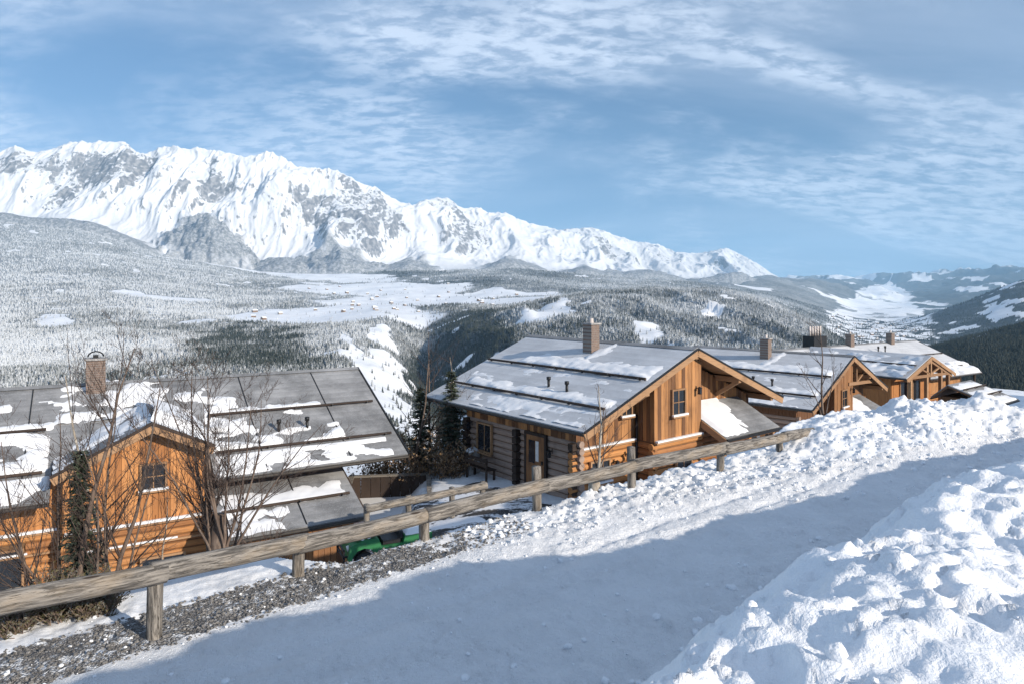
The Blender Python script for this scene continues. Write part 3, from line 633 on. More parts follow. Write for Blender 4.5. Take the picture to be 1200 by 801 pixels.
reg = np.full(len(FF), 3)                                     # 0 bank 1 road 2 verge 3 slope 4 yard
reg[fq < fef + 0.15] = 1
reg[(fq < 4.1 + wv)] = 0
reg[(fq > 8.85 + 0.8 * wv + 0.01 * fp) & (fq < 9.95 + 0.8 * wv - .04 * np.clip(fp, 0, 9)) & (fp < 6.6 + 3 * wv)] = 2
reg[(fp > 10.5 + wv) & (fp < 17.6 + wv) & (fq > 13.6 + wv) & (fq < 22.5)] = 4
def split(name, k, mat, label, cat):
    f = FF[reg == k]; used, invx = np.unique(f, return_inverse=True)
    me = mesh_np(name, VV[used], invx.reshape(f.shape), M[mat]); return tag(put(name, me), label, cat, kind='structure')
split('snow_bank', 0, 'snow', 'lumpy ploughed snow bank along the near side of the road', 'snow bank')
split('road', 1, 'snow_road', 'packed snow road lying in blue shade', 'road')
split('gravel_verge', 2, 'gravel', 'dark gravel verge dusted with snow beside the log fence', 'verge')
split('ground', 3, 'snow_slope', 'snow-covered slope falling from the fence to the chalets', 'ground')
split('yard', 4, 'yard', 'dark yard with patchy snow before the middle chalet', 'yard')

# loose snow clods on road and bank
def clod_mesh(seed):
    bm = bmesh.new(); bmesh.ops.create_icosphere(bm, subdivisions=2, radius=1.0); r = random.Random(seed)
    for v in bm.verts: v.co *= 1 + .45 * float(perlin(np.array([v.co.x * 1.3 + seed * 7]), np.array([v.co.y * 1.3 + v.co.z * 1.1]), 3)[0]) + r.uniform(-.06, .06)
    vs = np.array([v.co[:] for v in bm.verts]); fs = np.array([[v.index for v in f.verts] for f in bm.faces]); bm.free(); return vs, fs
CL = [clod_mesh(k) for k in range(4)]
def clod_field(name, label, pts, mat):
    vs, fs, b = [], [], 0
    for i, (p, q, r) in enumerate(pts):
        v, f = CL[i % 4]; a = i * 2.4; x, y = xy(p, q)
        ca, sa = math.cos(a), math.sin(a); rot = np.stack([v[:, 0] * ca - v[:, 1] * sa, v[:, 0] * sa + v[:, 1] * ca, v[:, 2] * 0.75], -1) * r
        vs.append(rot); fs.append(f + b); b += len(v)
    P_ = np.array(pts); zz = ground_z(P_[:, 0], P_[:, 1]); xx, yy = xy(P_[:, 0], P_[:, 1])
    for i in range(len(pts)): vs[i] = vs[i] + np.array([xx[i], yy[i], zz[i] + pts[i][2] * 0.2])
    return tag(put(name, mesh_np(name, np.concatenate(vs), np.concatenate(fs), M[mat], mat == 'snow')), label, 'snow', kind='stuff')
r_ = np.random.default_rng(77); pts = []
for k in range(700): pts.append((r_.uniform(-1, 26), 3.9 + abs(r_.normal(0, 0.75)), 0.014 + 0.05 * r_.random() ** 3))
for k in range(420): pts.append((r_.uniform(-2, 22), r_.uniform(5, 8.8), 0.010 + 0.035 * r_.random() ** 4))
for k in range(900): 
    p_ = r_.uniform(7, 24); pts.append((p_, float(far_edge(p_)) + r_.normal(0.5, 0.6), 0.015 + 0.05 * r_.random() ** 3))
for k in range(500): pts.append((r_.uniform(1, 16), r_.normal(2.2, 0.9), 0.008 + 0.028 * r_.random() ** 3))
clod_field('snow_clods', 'loose clods of snow strewn along the road edges and bank', pts, 'snow')
pts = [(r_.uniform(-2, 8.2), r_.uniform(8.8, 9.95), 0.006 + 0.020 * r_.random() ** 2) for k in range(3600)]
plain('pebble', (0.17, 0.165, 0.16), 0.9, 0, 0.5, 30)
clod_field('gravel_stones', 'loose grey stones lying on the gravel verge', pts, 'pebble')
pts = [(r_.uniform(-2, 8.2), r_.uniform(8.6, 10.3), 0.006 + 0.024 * r_.random() ** 3) for k in range(220)]
clod_field('verge_snow', 'scattered snow crumbs on the dark gravel verge', pts, 'snow')

# ================================================================== chalets
UBX = {}
def ubox(mat):
    if mat not in UBX:
        mb = MB(); mb.box(-.5, .5, -.5, .5, -.5, .5); me = bpy.data.meshes.new('unit_' + mat); me.from_pydata(mb.v, [], mb.f); me.materials.append(M[mat]); UBX[mat] = me
    return UBX[mat]
ULG = {}
def ulog(mat, n=10):                          # unit log along x, diameter 1
    if mat not in ULG:
        mb = MB(); mb.tube([(-.5, 0, 0), (.5, 0, 0)], [.5, .5], n); me = bpy.data.meshes.new('unit_log_' + mat); me.from_pydata(mb.v, [], mb.f); me.materials.append(M[mat]); ULG[mat] = me
    return ULG[mat]
def bx(name, par, mat, x0, x1, y0, y1, z0, z1):
    return put(name, ubox(mat), par, ((x0 + x1) / 2, (y0 + y1) / 2, (z0 + z1) / 2), None, (abs(x1 - x0), abs(y1 - y0), abs(z1 - z0)))
def lg(name, par, mat, p, q, d, flat=1.0):
    p = Vector(p); q = Vector(q); o = put(name, ulog(mat), par, (p + q) / 2); v = q - p
    o.rotation_euler = v.to_track_quat('X', 'Z').to_euler(); o.scale = (v.length, d, d * flat); return o
def bm_(name, par, mat, p, q, a, b, up=(0, 0, 1)):
    mb = MB(); mb.beam(p, q, a, b, up); return mb.build(name, M[mat], par)
RB = random.Random(5)

def boards(par, along, fixed, lo, hi, z0, ztop, width=0.20, mat='board', name='board', depth=0.04, out=-1, join=False):
    """vertical boards on a wall; along 'x' (wall faces -y) or 'y' (wall faces -x / +x); ztop may be a function"""
    n = max(1, int(round((hi - lo) / width))); wd = (hi - lo) / n; mb = MB()
    for k in range(n):
        a0 = lo + k * wd + 0.006; a1 = lo + (k + 1) * wd - 0.006; dd = depth + RB.uniform(-.012, .012)
        t0 = ztop(a0) if callable(ztop) else ztop; t1 = ztop(a1) if callable(ztop) else ztop; tt = min(t0, t1)
        f0, f1 = (fixed - dd, fixed) if out < 0 else (fixed, fixed + dd)
        if join:
            mb.box(a0, a1, f0, f1, z0, tt) if along == 'x' else mb.box(f0, f1, a0, a1, z0, tt)
        elif along == 'x': bx(name, par, mat, a0, a1, f0, f1, z0, tt)
        else: bx(name, par, mat, f0, f1, a0, a1, z0, tt)
    if join: tag(mb.build(name + 's', M[mat], par), kind='stuff')
def logs(par, along, fixed, lo, hi, z0, z1, d=0.26, mat='log', out=-1, holes=(), name='log'):
    n = max(1, int(round((z1 - z0) / d))); dz = (z1 - z0) / n
    for k in range(n):
        z = z0 + (k + .5) * dz; f = fixed - out * (dz * .5 - .085) + RB.uniform(-.008, .008); segs = [(lo, hi)]
        for (h0, h1, hz0, hz1) in holes:
            if hz0 - .05 < z < hz1 + .05:
                segs = [s_ for a, b in segs for s_ in ((a, min(b, h0)), (max(a, h1), b)) if s_[1] - s_[0] > .05]
        for a, b in segs:
            p, q = ((a, f, z), (b, f, z)) if along == 'x' else ((f, a, z), (f, b, z))
            lg(name, par, mat, p, q, dz * 1.02)
def window(par, cx_, cy_, cz_, w_, h_, rotz=0.0, nx=2, ny=2, frame='beam', snow=True, curtain=False, name='window'):
    e = put(name, None, par, (cx_, cy_, cz_), (0, 0, rotz)); t = 0.07
    mb = MB(); mb.box(-w_/2 - t, -w_/2, -.07, .03, -h_/2 - t, h_/2 + t); mb.box(w_/2, w_/2 + t, -.07, .03, -h_/2 - t, h_/2 + t)
    mb.box(-w_/2, w_/2, -.07, .03, h_/2, h_/2 + t); mb.box(-w_/2, w_/2, -.07, .03, -h_/2 - t, -h_/2); mb.build('frame', M[frame], e)
    for i in range(nx):
        for j in range(ny):
            a = -w_/2 + w_ * i / nx; b = -h_/2 + h_ * j / ny; bx('pane', e, 'window_glass', a + .012, a + w_/nx - .012, -.018, -.008, b + .012, b + h_/ny - .012)
    for i in range(1, nx): bx('glazing_bar', e, 'beam', -w_/2 + w_*i/nx - .018, -w_/2 + w_*i/nx + .018, -.035, -.004, -h_/2, h_/2)
    for j in range(1, ny): bx('glazing_bar', e, 'beam', -w_/2, w_/2, -.033, -.002, -h_/2 + h_*j/ny - .018, -h_/2 + h_*j/ny + .018)
    if curtain: bx('curtain', e, 'curtain', -w_/2, w_/2, -.006, .004, -h_/2, h_/2 * -.1)
    bx('sill', e, 'beam', -w_/2 - .12, w_/2 + .12, -.17, -.071, -h_/2 - t - .05, -h_/2 - t + .01)
    if snow: bx('sill_snow', e, 'snow_roof', -w_/2 - .11, w_/2 + .11, -.165, -.073, -h_/2 - t + .012, -h_/2 - t + .085)
    return e
def lantern(par, x, y, z, rotz=0.0):
    e = put('wall_lantern', None, par, (x, y, z), (0, 0, rotz))
    mb = MB(); mb.beam((0, 0, .1), (0, -.16, .16), .03, .03); mb.box(-.02, .02, -.02, .0, 0, .2); mb.build('bracket', M['dark_metal'], e)
    mb = MB(); mb.poly([(-.09, -.27, .12), (.09, -.27, .12), (.09, -.09, .12), (-.09, -.09, .12), (0, -.18, .2)], [(0, 1, 4), (1, 2, 4), (2, 3, 4), (3, 0, 4), (0, 3, 2, 1)])
    mb.box(-.07, .07, -.25, -.11, -.12, -.10); mb.build('lantern_cap', M['dark_metal'], e)
    bx('lantern_glass', e, 'window_glass', -.06, .06, -.24, -.12, -.10, .12)

def snow_patch(par, O, Uv, Vv, u0, u1, v0, v1, thick, res=0.09, name='snow_patch'):
    """a lens of snow lying on a roof plane: O + u*Uv + v*Vv, thick(u, v) in metres"""
    nu = int((u1 - u0) / res) + 1; nv = int((v1 - v0) / res) + 1
    uu, vv = np.meshgrid(np.linspace(u0, u1, nu), np.linspace(v0, v1, nv)); th = thick(uu, vv)
    th = th + 0.022 * fbm(uu / .26, vv / .26, 3, 7) * (th > -.04)
    Nn = np.cross(Uv, Vv); Nn = Nn / np.linalg.norm(Nn); Nn = Nn if Nn[2] > 0 else -Nn
    Vt = (np.array(O)[None, None] + uu[..., None] * np.array(Uv) + vv[..., None] * np.array(Vv) + Nn * (np.clip(th, -0.03, 1))[..., None]).reshape(-1, 3)
    pos_ = th > 0; cell = pos_[:-1, :-1] | pos_[1:, :-1] | pos_[:-1, 1:] | pos_[1:, 1:]
    Fc = grid_faces(nv, nu).reshape(nv - 1, nu - 1, 4); lab = np.zeros(cell.shape, int); k = 0
    for i, j in zip(*np.nonzero(cell)):                       # every separate lens is a piece of its own
        if lab[i, j]: continue
        k += 1; stack = [(i, j)]; lab[i, j] = k; got = []
        while stack:
            c, d = stack.pop(); got.append((c, d))
            for e, f in ((c - 1, d), (c + 1, d), (c, d - 1), (c, d + 1)):
                if 0 <= e < cell.shape[0] and 0 <= f < cell.shape[1] and cell[e, f] and not lab[e, f]: lab[e, f] = k; stack.append((e, f))
        if len(got) < 14: continue
        gi = np.array(got); used, ix = np.unique(Fc[gi[:, 0], gi[:, 1]], return_inverse=True)
        put(name, mesh_np(name, Vt[used], ix.reshape(-1, 4), M['snow_roof']), par)
def band(u0, u1, v0, v1, h, seed, rag=0.35, soft=0.3, pw=1.0):
    """thickness of a ragged drift piled against its lower edge v1"""
    def f(u, v):
        n = fbm(u / 1.1, v / 0.55, 4, seed); ed = np.minimum(np.minimum(u - u0, u1 - u), np.minimum((v - v0) * pw, (v1 - v) * 3))
        return h * sstep(0, soft, ed + rag * n) * (0.65 + 0.5 * n) * (0.45 + 0.55 * sstep(v0, v1, v)) - 0.012
    return f
def roof_slope(par, O, Uv, Vv, lu, lv, th=0.16, mat='roof_sheet', under='soffit', name='roof', guards=(2.9, 5.2), gu0=.25, seams=(), ridge_cap=True, gut=True):
    """one roof plane as a part: O ridge corner, Uv unit along the ridge, Vv downslope per metre of plan; lu, lv lengths"""
    Uv = Vector(Uv); Vv = Vector(Vv); O = Vector(O); Nn = Uv.cross(Vv).normalized()
    if Nn.z < 0: Nn = -Nn
    c = [O, O + Uv * lu, O + Uv * lu + Vv * lv, O + Vv * lv]
    mb = MB(); mb.hexa([p - Nn * 0.06 for p in c], c); rf = mb.build(name, M[mat], par)
    mb = MB(); mb.hexa([p - Nn * th for p in c], [p - Nn * 0.062 for p in c]); mb.build('roof_boards', M[under], rf)
    for g in guards:
        a = O + Uv * gu0 + Vv * g; b = O + Uv * (lu - gu0) + Vv * g
        lg('snow_guard', rf, 'dark_wood', a + Nn * .10, b + Nn * .10, 0.105)
        for k in range(int((lu - 2 * gu0) / 1.6) + 1):
            p = a + Uv * (0.3 + 1.6 * k)
            if (p - a).length < (b - a).length: bm_('guard_bracket', rf, 'dark_metal', p - Vv * .02 + Nn * .002, p + Vv * .13 + Nn * .19, .05, .03, Uv)
    for s_ in seams:
        bm_('seam', rf, 'dark_metal', O + Uv * s_ + Vv * .2 + Nn * .012, O + Uv * s_ + Vv * (lv - .1) + Nn * .012, .035, .03, Nn)
    if gut:
        lg('gutter', rf, 'gutter', O + Vv * (lv + .05) - Nn * .10, O + Uv * lu + Vv * (lv + .05) - Nn * .10, 0.13)
    return rf
def barge(par, a, b, mat='beam', h=0.26, t=0.06):
    bm_('barge_board', par, mat, a, b, t, h)
def chimney(par, x, y, z0, z1, sx=.7, sy=.62, cap='arch'):
    e = put('chimney', None, par, (x, y, 0)); bx('stack', e, 'chimney_stone', -sx/2, sx/2, -sy/2, sy/2, z0, z1)
    bx('flashing', e, 'dark_metal', -sx/2 - .05, sx/2 + .05, -sy/2 - .05, sy/2 + .05, z0, z0 + (z1 - z0) * .12)
    bx('coping', e, 'stone', -sx/2 - .07, sx/2 + .07, -sy/2 - .07, sy/2 + .07, z1, z1 + .07)
    if cap == 'arch':
        mb = MB(); mb.tube([(sx*.42 * math.cos(a), 0, z1 + .1 + .24 * math.sin(a)) for a in np.linspace(0.1, math.pi - .1, 7)], [.03] * 7, 6); mb.build('chimney_cowl', M['dark_metal'], e)
        bx('flue', e, 'dark_metal', -.1, .1, -.1, .1, z1 + .07, z1 + .2)
    elif cap == 'pot':
        mb = MB(); mb.tube([(0, 0, z1 + .05), (0, 0, z1 + .28)], [.12, .10], 8); mb.build('flue', M['pot'], e)
    return e
def vent_pipe(par, p, h=.42):
    mb = MB(); mb.tube([(0, 0, -.1), (0, 0, h * .7)], [.06, .06], 8); mb.tube([(0, 0, h * .7), (0, 0, h)], [.095, .095], 8); o = mb.build('vent_pipe', M['dark_metal'], par, True); o.location = p; return o

# ------------------------------------------------------------------ the gable-front chalet type (ridge along local y, gable facing -y)
def gable_chalet(name, label, loc, rot, hw, apex, L_roof, wall_l, near=True, truss=False):
    t = thing(name, label, 'chalet', loc, rot); sl = 0.397; eave = apex - sl * hw
    und = lambda x: apex - sl * abs(x) - 0.30
    join = not near; wx_ = hw - 0.85; fy = 1.2; by = fy + wall_l
    # roof
    rl = roof_slope(t, (0, 0, apex), (0, 1, 0), (-1, 0, -sl), L_roof, hw, guards=(2.9, 5.2), mat='roof_frost')
    rr = roof_slope(t, (0, 0, apex), (0, 1, 0), (1, 0, -sl), L_roof, hw, guards=(2.9, 5.2), mat='roof_frost')
    mb = MB(); mb.poly([(-.26, -.02, apex - .075), (0, -.02, apex + .03), (.26, -.02, apex - .075), (-.26, L_roof + .02, apex - .075), (0, L_roof + .02, apex + .03), (.26, L_roof + .02, apex - .075)],
                       [(0, 1, 4, 3), (1, 2, 5, 4), (0, 2, 1), (3, 4, 5)]); mb.build('ridge_cap', M['roof_sheet'], rl)
    for s in (-1, 1):
        barge(t, (0, -.04, apex - .20), (s * hw, -.04, apex - .20 - sl * hw)); barge(t, (0, L_roof + .04, apex - .20), (s * hw, L_roof + .04, apex - .20 - sl * hw))
        bm_('barge_trim', t, 'dark_metal', (0, -.075, apex - .03), (s * (hw + .02), -.075, apex - .03 - sl * hw), .04, .07)
    for px_ in (0, -3.1, 3.1, -wx_, wx_):
        z = apex - sl * abs(px_) - .33; bm_('purlin', t, 'beam', (px_, -.0, z), (px_, L_roof - .1, z), .2, .24)
    # core walls, a shell just behind the cladding
    mb = MB(); z0 = -2.2
    pts = lambda y, w0, w1: [(w0, y, z0), (w1, y, z0), (w1, y, und(w1)), (0, y, und(0)), (w0, y, und(w0))]
    a = pts(fy + .06, -wx_ + .06, wx_ - .06); b = pts(by, -wx_ + .06, wx_ - .06)
    mb.poly(a + b, [(0, 1, 2, 3, 4), (9, 8, 7, 6, 5), (0, 5, 6, 1), (1, 6, 7, 2), (2, 7, 8, 3), (3, 8, 9, 4), (4, 9, 5, 0)]); core = mb.build('wall', M['soffit'], t)
    # bay
    b0, b1, byf = -2.42, .625, .235
    mb = MB(); a = [(b0 + .05, byf + .05, z0), (b1 - .05, byf + .05, z0), (b1 - .05, byf + .05, und(b1)), (0, byf + .05, und(0)), (b0 + .05, byf + .05, und(b0))]; c = [(x, fy + .2, z) for x, _, z in a]
    mb.poly(a + c, [(0, 1, 2, 3, 4), (0, 5, 6, 1), (1, 6, 7, 2), (4, 9, 5, 0), (2, 7, 8, 3), (3, 8, 9, 4)]); mb.build('bay_wall', M['soffit'], t)
    LZ = 1.8
    G = put('gable_cladding', None, t)
    boards(G, 'x', fy + .06, -wx_, b0, LZ, und, .2, join=join); boards(G, 'x', fy + .06, b1, wx_, LZ, und, .2, join=join)
    boards(G, 'x', byf + .05, b0, b1, LZ, und, .21, join=join, mat='board')
    boards(G, 'y', b0 + .05, byf + .05, fy + .02, LZ, und(b0), .2, join=join)
    boards(G, 'y', b1 - .05, byf + .05, fy + .02, LZ, und(b1), .2, join=join, out=1)
    logs(G, 'x', fy + .06, -wx_ - .25, b0, -1.6, LZ - .06); logs(G, 'x', byf + .07, b0 - .1, b1 + .1, -1.6, LZ - .06)
    logs(G, 'y', b0 + .05, byf, fy, -1.6, LZ - .06); logs(G, 'x', fy + .06, b1, wx_ + .25, -1.6, LZ - .06)
    # long wall in the shade: grey logs below, a band of boards under the eave
    W = put('side_cladding', None, t); top = und(wx_)
    logs(W, 'y', -wx_ + .06, fy - .15, by, -1.6, top - .68, mat='log_grey'); boards(W, 'y', -wx_ + .0, fy, by, top - .72, top, .2, mat='board', join=join)
    logs(W, 'y', wx_ - .06, fy - .15, by, -1.6, top - .68, out=1)
    for yy in (fy + .12, (fy + by) / 2 - .1, by - .12):            # crossing log ends
        for k in range(12):
            z = -1.5 + k * .3
            if z < top - .75: bx('log_end', W, 'dark_wood', -wx_ - .24, -wx_ + .05, yy - .13, yy + .13, z, z + .26)
    # snow ledges between storeys
    for (x0, x1, y) in ((-wx_ + .1, b0 - .05, fy), (b0, b1, byf)):
        bx('ledge', t, 'beam', x0, x1, y - .14, y + .02, LZ - .08, LZ - .01); bx('ledge_snow', t, 'snow_roof', x0 + .05, x1 - .05, y - .135, y + .005, LZ - .008, LZ + .06)
    # windows, lanterns, downpipe, door
    window(t, -3.0, fy + .0, 3.15, .55, .65, 0, 2, 1); window(t, -.95, byf - .01, 3.25, .75, .95, 0, 2, 2)
    window(t, -4.55, fy - .06, .85, .95, .75, 0, 3, 1, snow=True); window(t, -.7, byf - .08, .55, .9, .8, 0, 2, 1)
    lantern(t, .25, byf + .0, 3.6); lantern(t, -3.75, fy - .05, 1.0)
    if not truss: lantern(t, -3.1, fy - .05, 1.2)
    mb = MB(); mb.tube([(b0 - .06, fy - .1, LZ + 1.0), (b0 - .06, fy - .1, -1.5)], [.05, .05], 8); mb.build('downpipe', M['dark_metal'], t, True)
    yw = fy + wall_l * .62
    window(t, -wx_ - .07, fy + wall_l * .80, 1.35, .95, 1.15, R(-90), 2, 1, snow=False); lantern(t, -wx_ - .07, fy + wall_l * .80 + .95, 1.75, R(-90))
    d = put('door', None, t, (-wx_ - .05, fy + wall_l * .32, 0), (0, 0, R(-90)))
    bx('door_leaf', d, 'board', -.55, .55, -.06, .03, 0 - .1, 2.0); bx('door_pane', d, 'window_glass', -.38, -.02, -.075, -.062, .9, 1.8); bx('door_pane', d, 'white_trim', .04, .22, -.075, -.062, 1.0, 1.8)
    mb = MB(); mb.box(-.66, -.551, -.08, .04, -.1, 2.0); mb.box(.551, .66, -.08, .04, -.1, 2.0); mb.box(-.66, .66, -.08, .04, 2.0, 2.12); mb.build('door_frame', M['dark_wood'], d)
    bx('door_handle', d, 'dark_metal', .40, .47, -.11, -.062, .92, 1.06); lantern(t, -wx_ - .05, fy + wall_l * .32 - .95, 1.45, R(-90))
    # porch roof leaning on the gable right of the bay
    po = put('porch_roof', None, t); x0, x1, yb, yf, zb_, zf_ = b1 + .02, 4.7, fy, -.95, 2.85, 1.75
    c = [(x0, yb, zb_), (x1, yb, zb_), (x1, yf, zf_), (x0, yf, zf_)]
    mb = MB(); mb.hexa([(x, y, z - .07) for x, y, z in c], c); mb.build('sheet', M['roof_sheet'], po)
    mb = MB(); mb.hexa([(x + (.02 if i in (0, 3) else -.02), y + (.02 if i > 1 else 0), z - .2) for i, (x, y, z) in enumerate(c)], [(x + (.02 if i in (0, 3) else -.02), y + (.02 if i > 1 else 0), z - .071) for i, (x, y, z) in enumerate(c)]); mb.build('boarding', M['soffit'], po)
    bm_('barge_board', po, 'beam', (x0 - .035, yb - .95, zb_ - .17 - .95 * .512), (x0 - .035, yf, zf_ - .17), .06, .26); bm_('gutter', po, 'dark_metal', (x0 - .05, yf - .06, zf_ - .08), (x1, yf - .06, zf_ - .08), .11, .11)
    for xx in (x0 + .15, x1 - .2): bx('post', po, 'beam', xx - .09, xx + .09, yf + .15, yf + .33, -1.6, zf_ - .1)
    sv = (zf_ - zb_) / (yb - yf)
    snow_patch(po, (x0, yb, zb_), (1, 0, 0), (0, -1, sv), 0, x1 - x0, 0, yb - yf, lambda u_, v_: .12 * sstep(0, .3, 2.4 - .45 * v_ - u_ + 1.1 * fbm(u_ / .8, v_ / .8, 4, 9) + .3) * sstep(0, .25, u_) * sstep(0, .2, 2.1 - v_) - .012)
    # braces under the rake
    for s in (-1, 1):
        bm_('brace', t, 'beam', (s * 3.1, fy + .02, apex - sl * 3.1 - 1.1), (s * 3.1, .12, apex - sl * 3.1 - .42), .14, .16)
    if truss:
        bm_('truss_tie', t, 'beam', (-.2, .25, apex - 1.75), (hw - 1.6, .25, apex - 2.0), .16, .2); bm_('truss_post', t, 'beam', (1.2, .25, apex - 1.8), (1.2, .25, apex - .75), .14, .14); bm_('truss_brace', t, 'beam', (1.3, .25, apex - 1.75), (2.7, .25, apex - 1.2), .12, .12)
    # chimney, vents and snow on the visible slope
    chimney(t, -1.0, 5.1, apex - .85, apex + .80, .52, .56, 'pot')
    vent_pipe(t, (-4.25, 4.4, apex - 4.25 * sl)); vent_pipe(t, (-4.38, 3.15, apex - 4.38 * sl))
    Ox, Uu, Vv = (0, 0, apex), (0, 1, 0), (-1, 0, -sl)
    sd = int(abs(loc[0]) * 7) % 50
    snow_patch(rl, Ox, Uu, Vv, .2, 8.6, 1.5, 2.86, band(.3, 8.4, 1.75, 2.85, .22, 3 + sd, .45, .35))
    snow_patch(rl, Ox, Uu, Vv, 3.2, 5.2, .2, 2.2, lambda u_, v_: .07 * sstep(-.1, .35, .30 - np.abs(u_ - 4.45 - .25 * (v_ - 1)) + .55 * fbm(u_ / .7, v_ / .7, 4, 5 + sd)) - .012)
    snow_patch(rl, Ox, Uu, Vv, .2, 10.2, 3.7, 5.16, band(.3, 9.6, 4.35, 5.15, .20, 13 + sd, .5, .35))
    snow_patch(rl, Ox, Uu, Vv, .3, 10.0, 5.3, 6.4, lambda u_, v_: .05 * sstep(-.05, .25, fbm(u_ / 1.6, v_ / .8, 4, 23 + sd) + .28 - .10 * np.abs(u_ - 4)) * sstep(0, .2, v_ - 5.32) - .010)
    snow_patch(rl, Ox, Uu, Vv, .3, 10.0, 3.05, 4.6, lambda u_, v_: .03 * sstep(.20, .42, fbm(u_ / 1.5, v_ / .5, 4, 33 + sd)) - .010)
    return t
A = gable_chalet('chalet', 'wooden chalet with grey roof and log walls beside the dark yard and fence', (7.62, 28.1, -7.7), math.atan2(.627, .779), 6.55, 5.4, 10.65, 7.1)
B = gable_chalet('chalet', 'wooden chalet with a bare sapling before its roof, between two others', (21.0, 42.0, -9.7), R(45), 6.4, 5.8, 10.9, 7.3, near=False, truss=True)

# ------------------------------------------------------------------ the cross-gabled chalet type (ridge along local x, big slope facing -y)
def slope_roof(t, x0, x1, apex, hw, sl, **k):
    f = roof_slope(t, (x1, 0, apex), (-1, 0, 0), (0, -1, -sl), x1 - x0, hw, **k); b = roof_slope(t, (x1, 0, apex), (-1, 0, 0), (0, 1, -sl), x1 - x0, hw, guards=())
    mb = MB(); mb.poly([(x1 + .02, -.24, apex - .07), (x1 + .02, 0, apex + .03), (x1 + .02, .24, apex - .07), (x0, -.24, apex - .07), (x0, 0, apex + .03), (x0, .24, apex - .07)], [(0, 1, 4, 3), (1, 2, 5, 4), (0, 2, 1), (3, 4, 5)]); mb.build('ridge_cap', M['roof_sheet'], f)
    for s in (-1, 1):
        for xe in (x1 + .04, x0 - .04): barge(t, (xe, 0, apex - .17), (xe, s * hw, apex - .17 - sl * hw), 'dark_wood')
        bm_('barge_trim', t, 'dark_metal', (x1 + .05, 0, apex + .0), (x1 + .05, s * (hw + .02), apex + .0 - sl * hw), .07, .06)
    return f, b
def house_core(t, x0, x1, y0, y1, apex, sl, z0=-1.5):
    und = lambda y: apex - sl * abs(y) - .25
    mb = MB(); a = [(x0, y0, z0), (x0, y1, z0), (x0, y1, und(y1)), (x0, 0, und(0)), (x0, y0, und(y0))]; b = [(x1, y, z) for _, y, z in a]
    mb.poly(a + b, [(0, 1, 2, 3, 4), (9, 8, 7, 6, 5), (1, 6, 7, 2), (2, 7, 8, 3), (3, 8, 9, 4), (4, 9, 5, 0)]); return mb.build('wall', M['soffit'], t), und
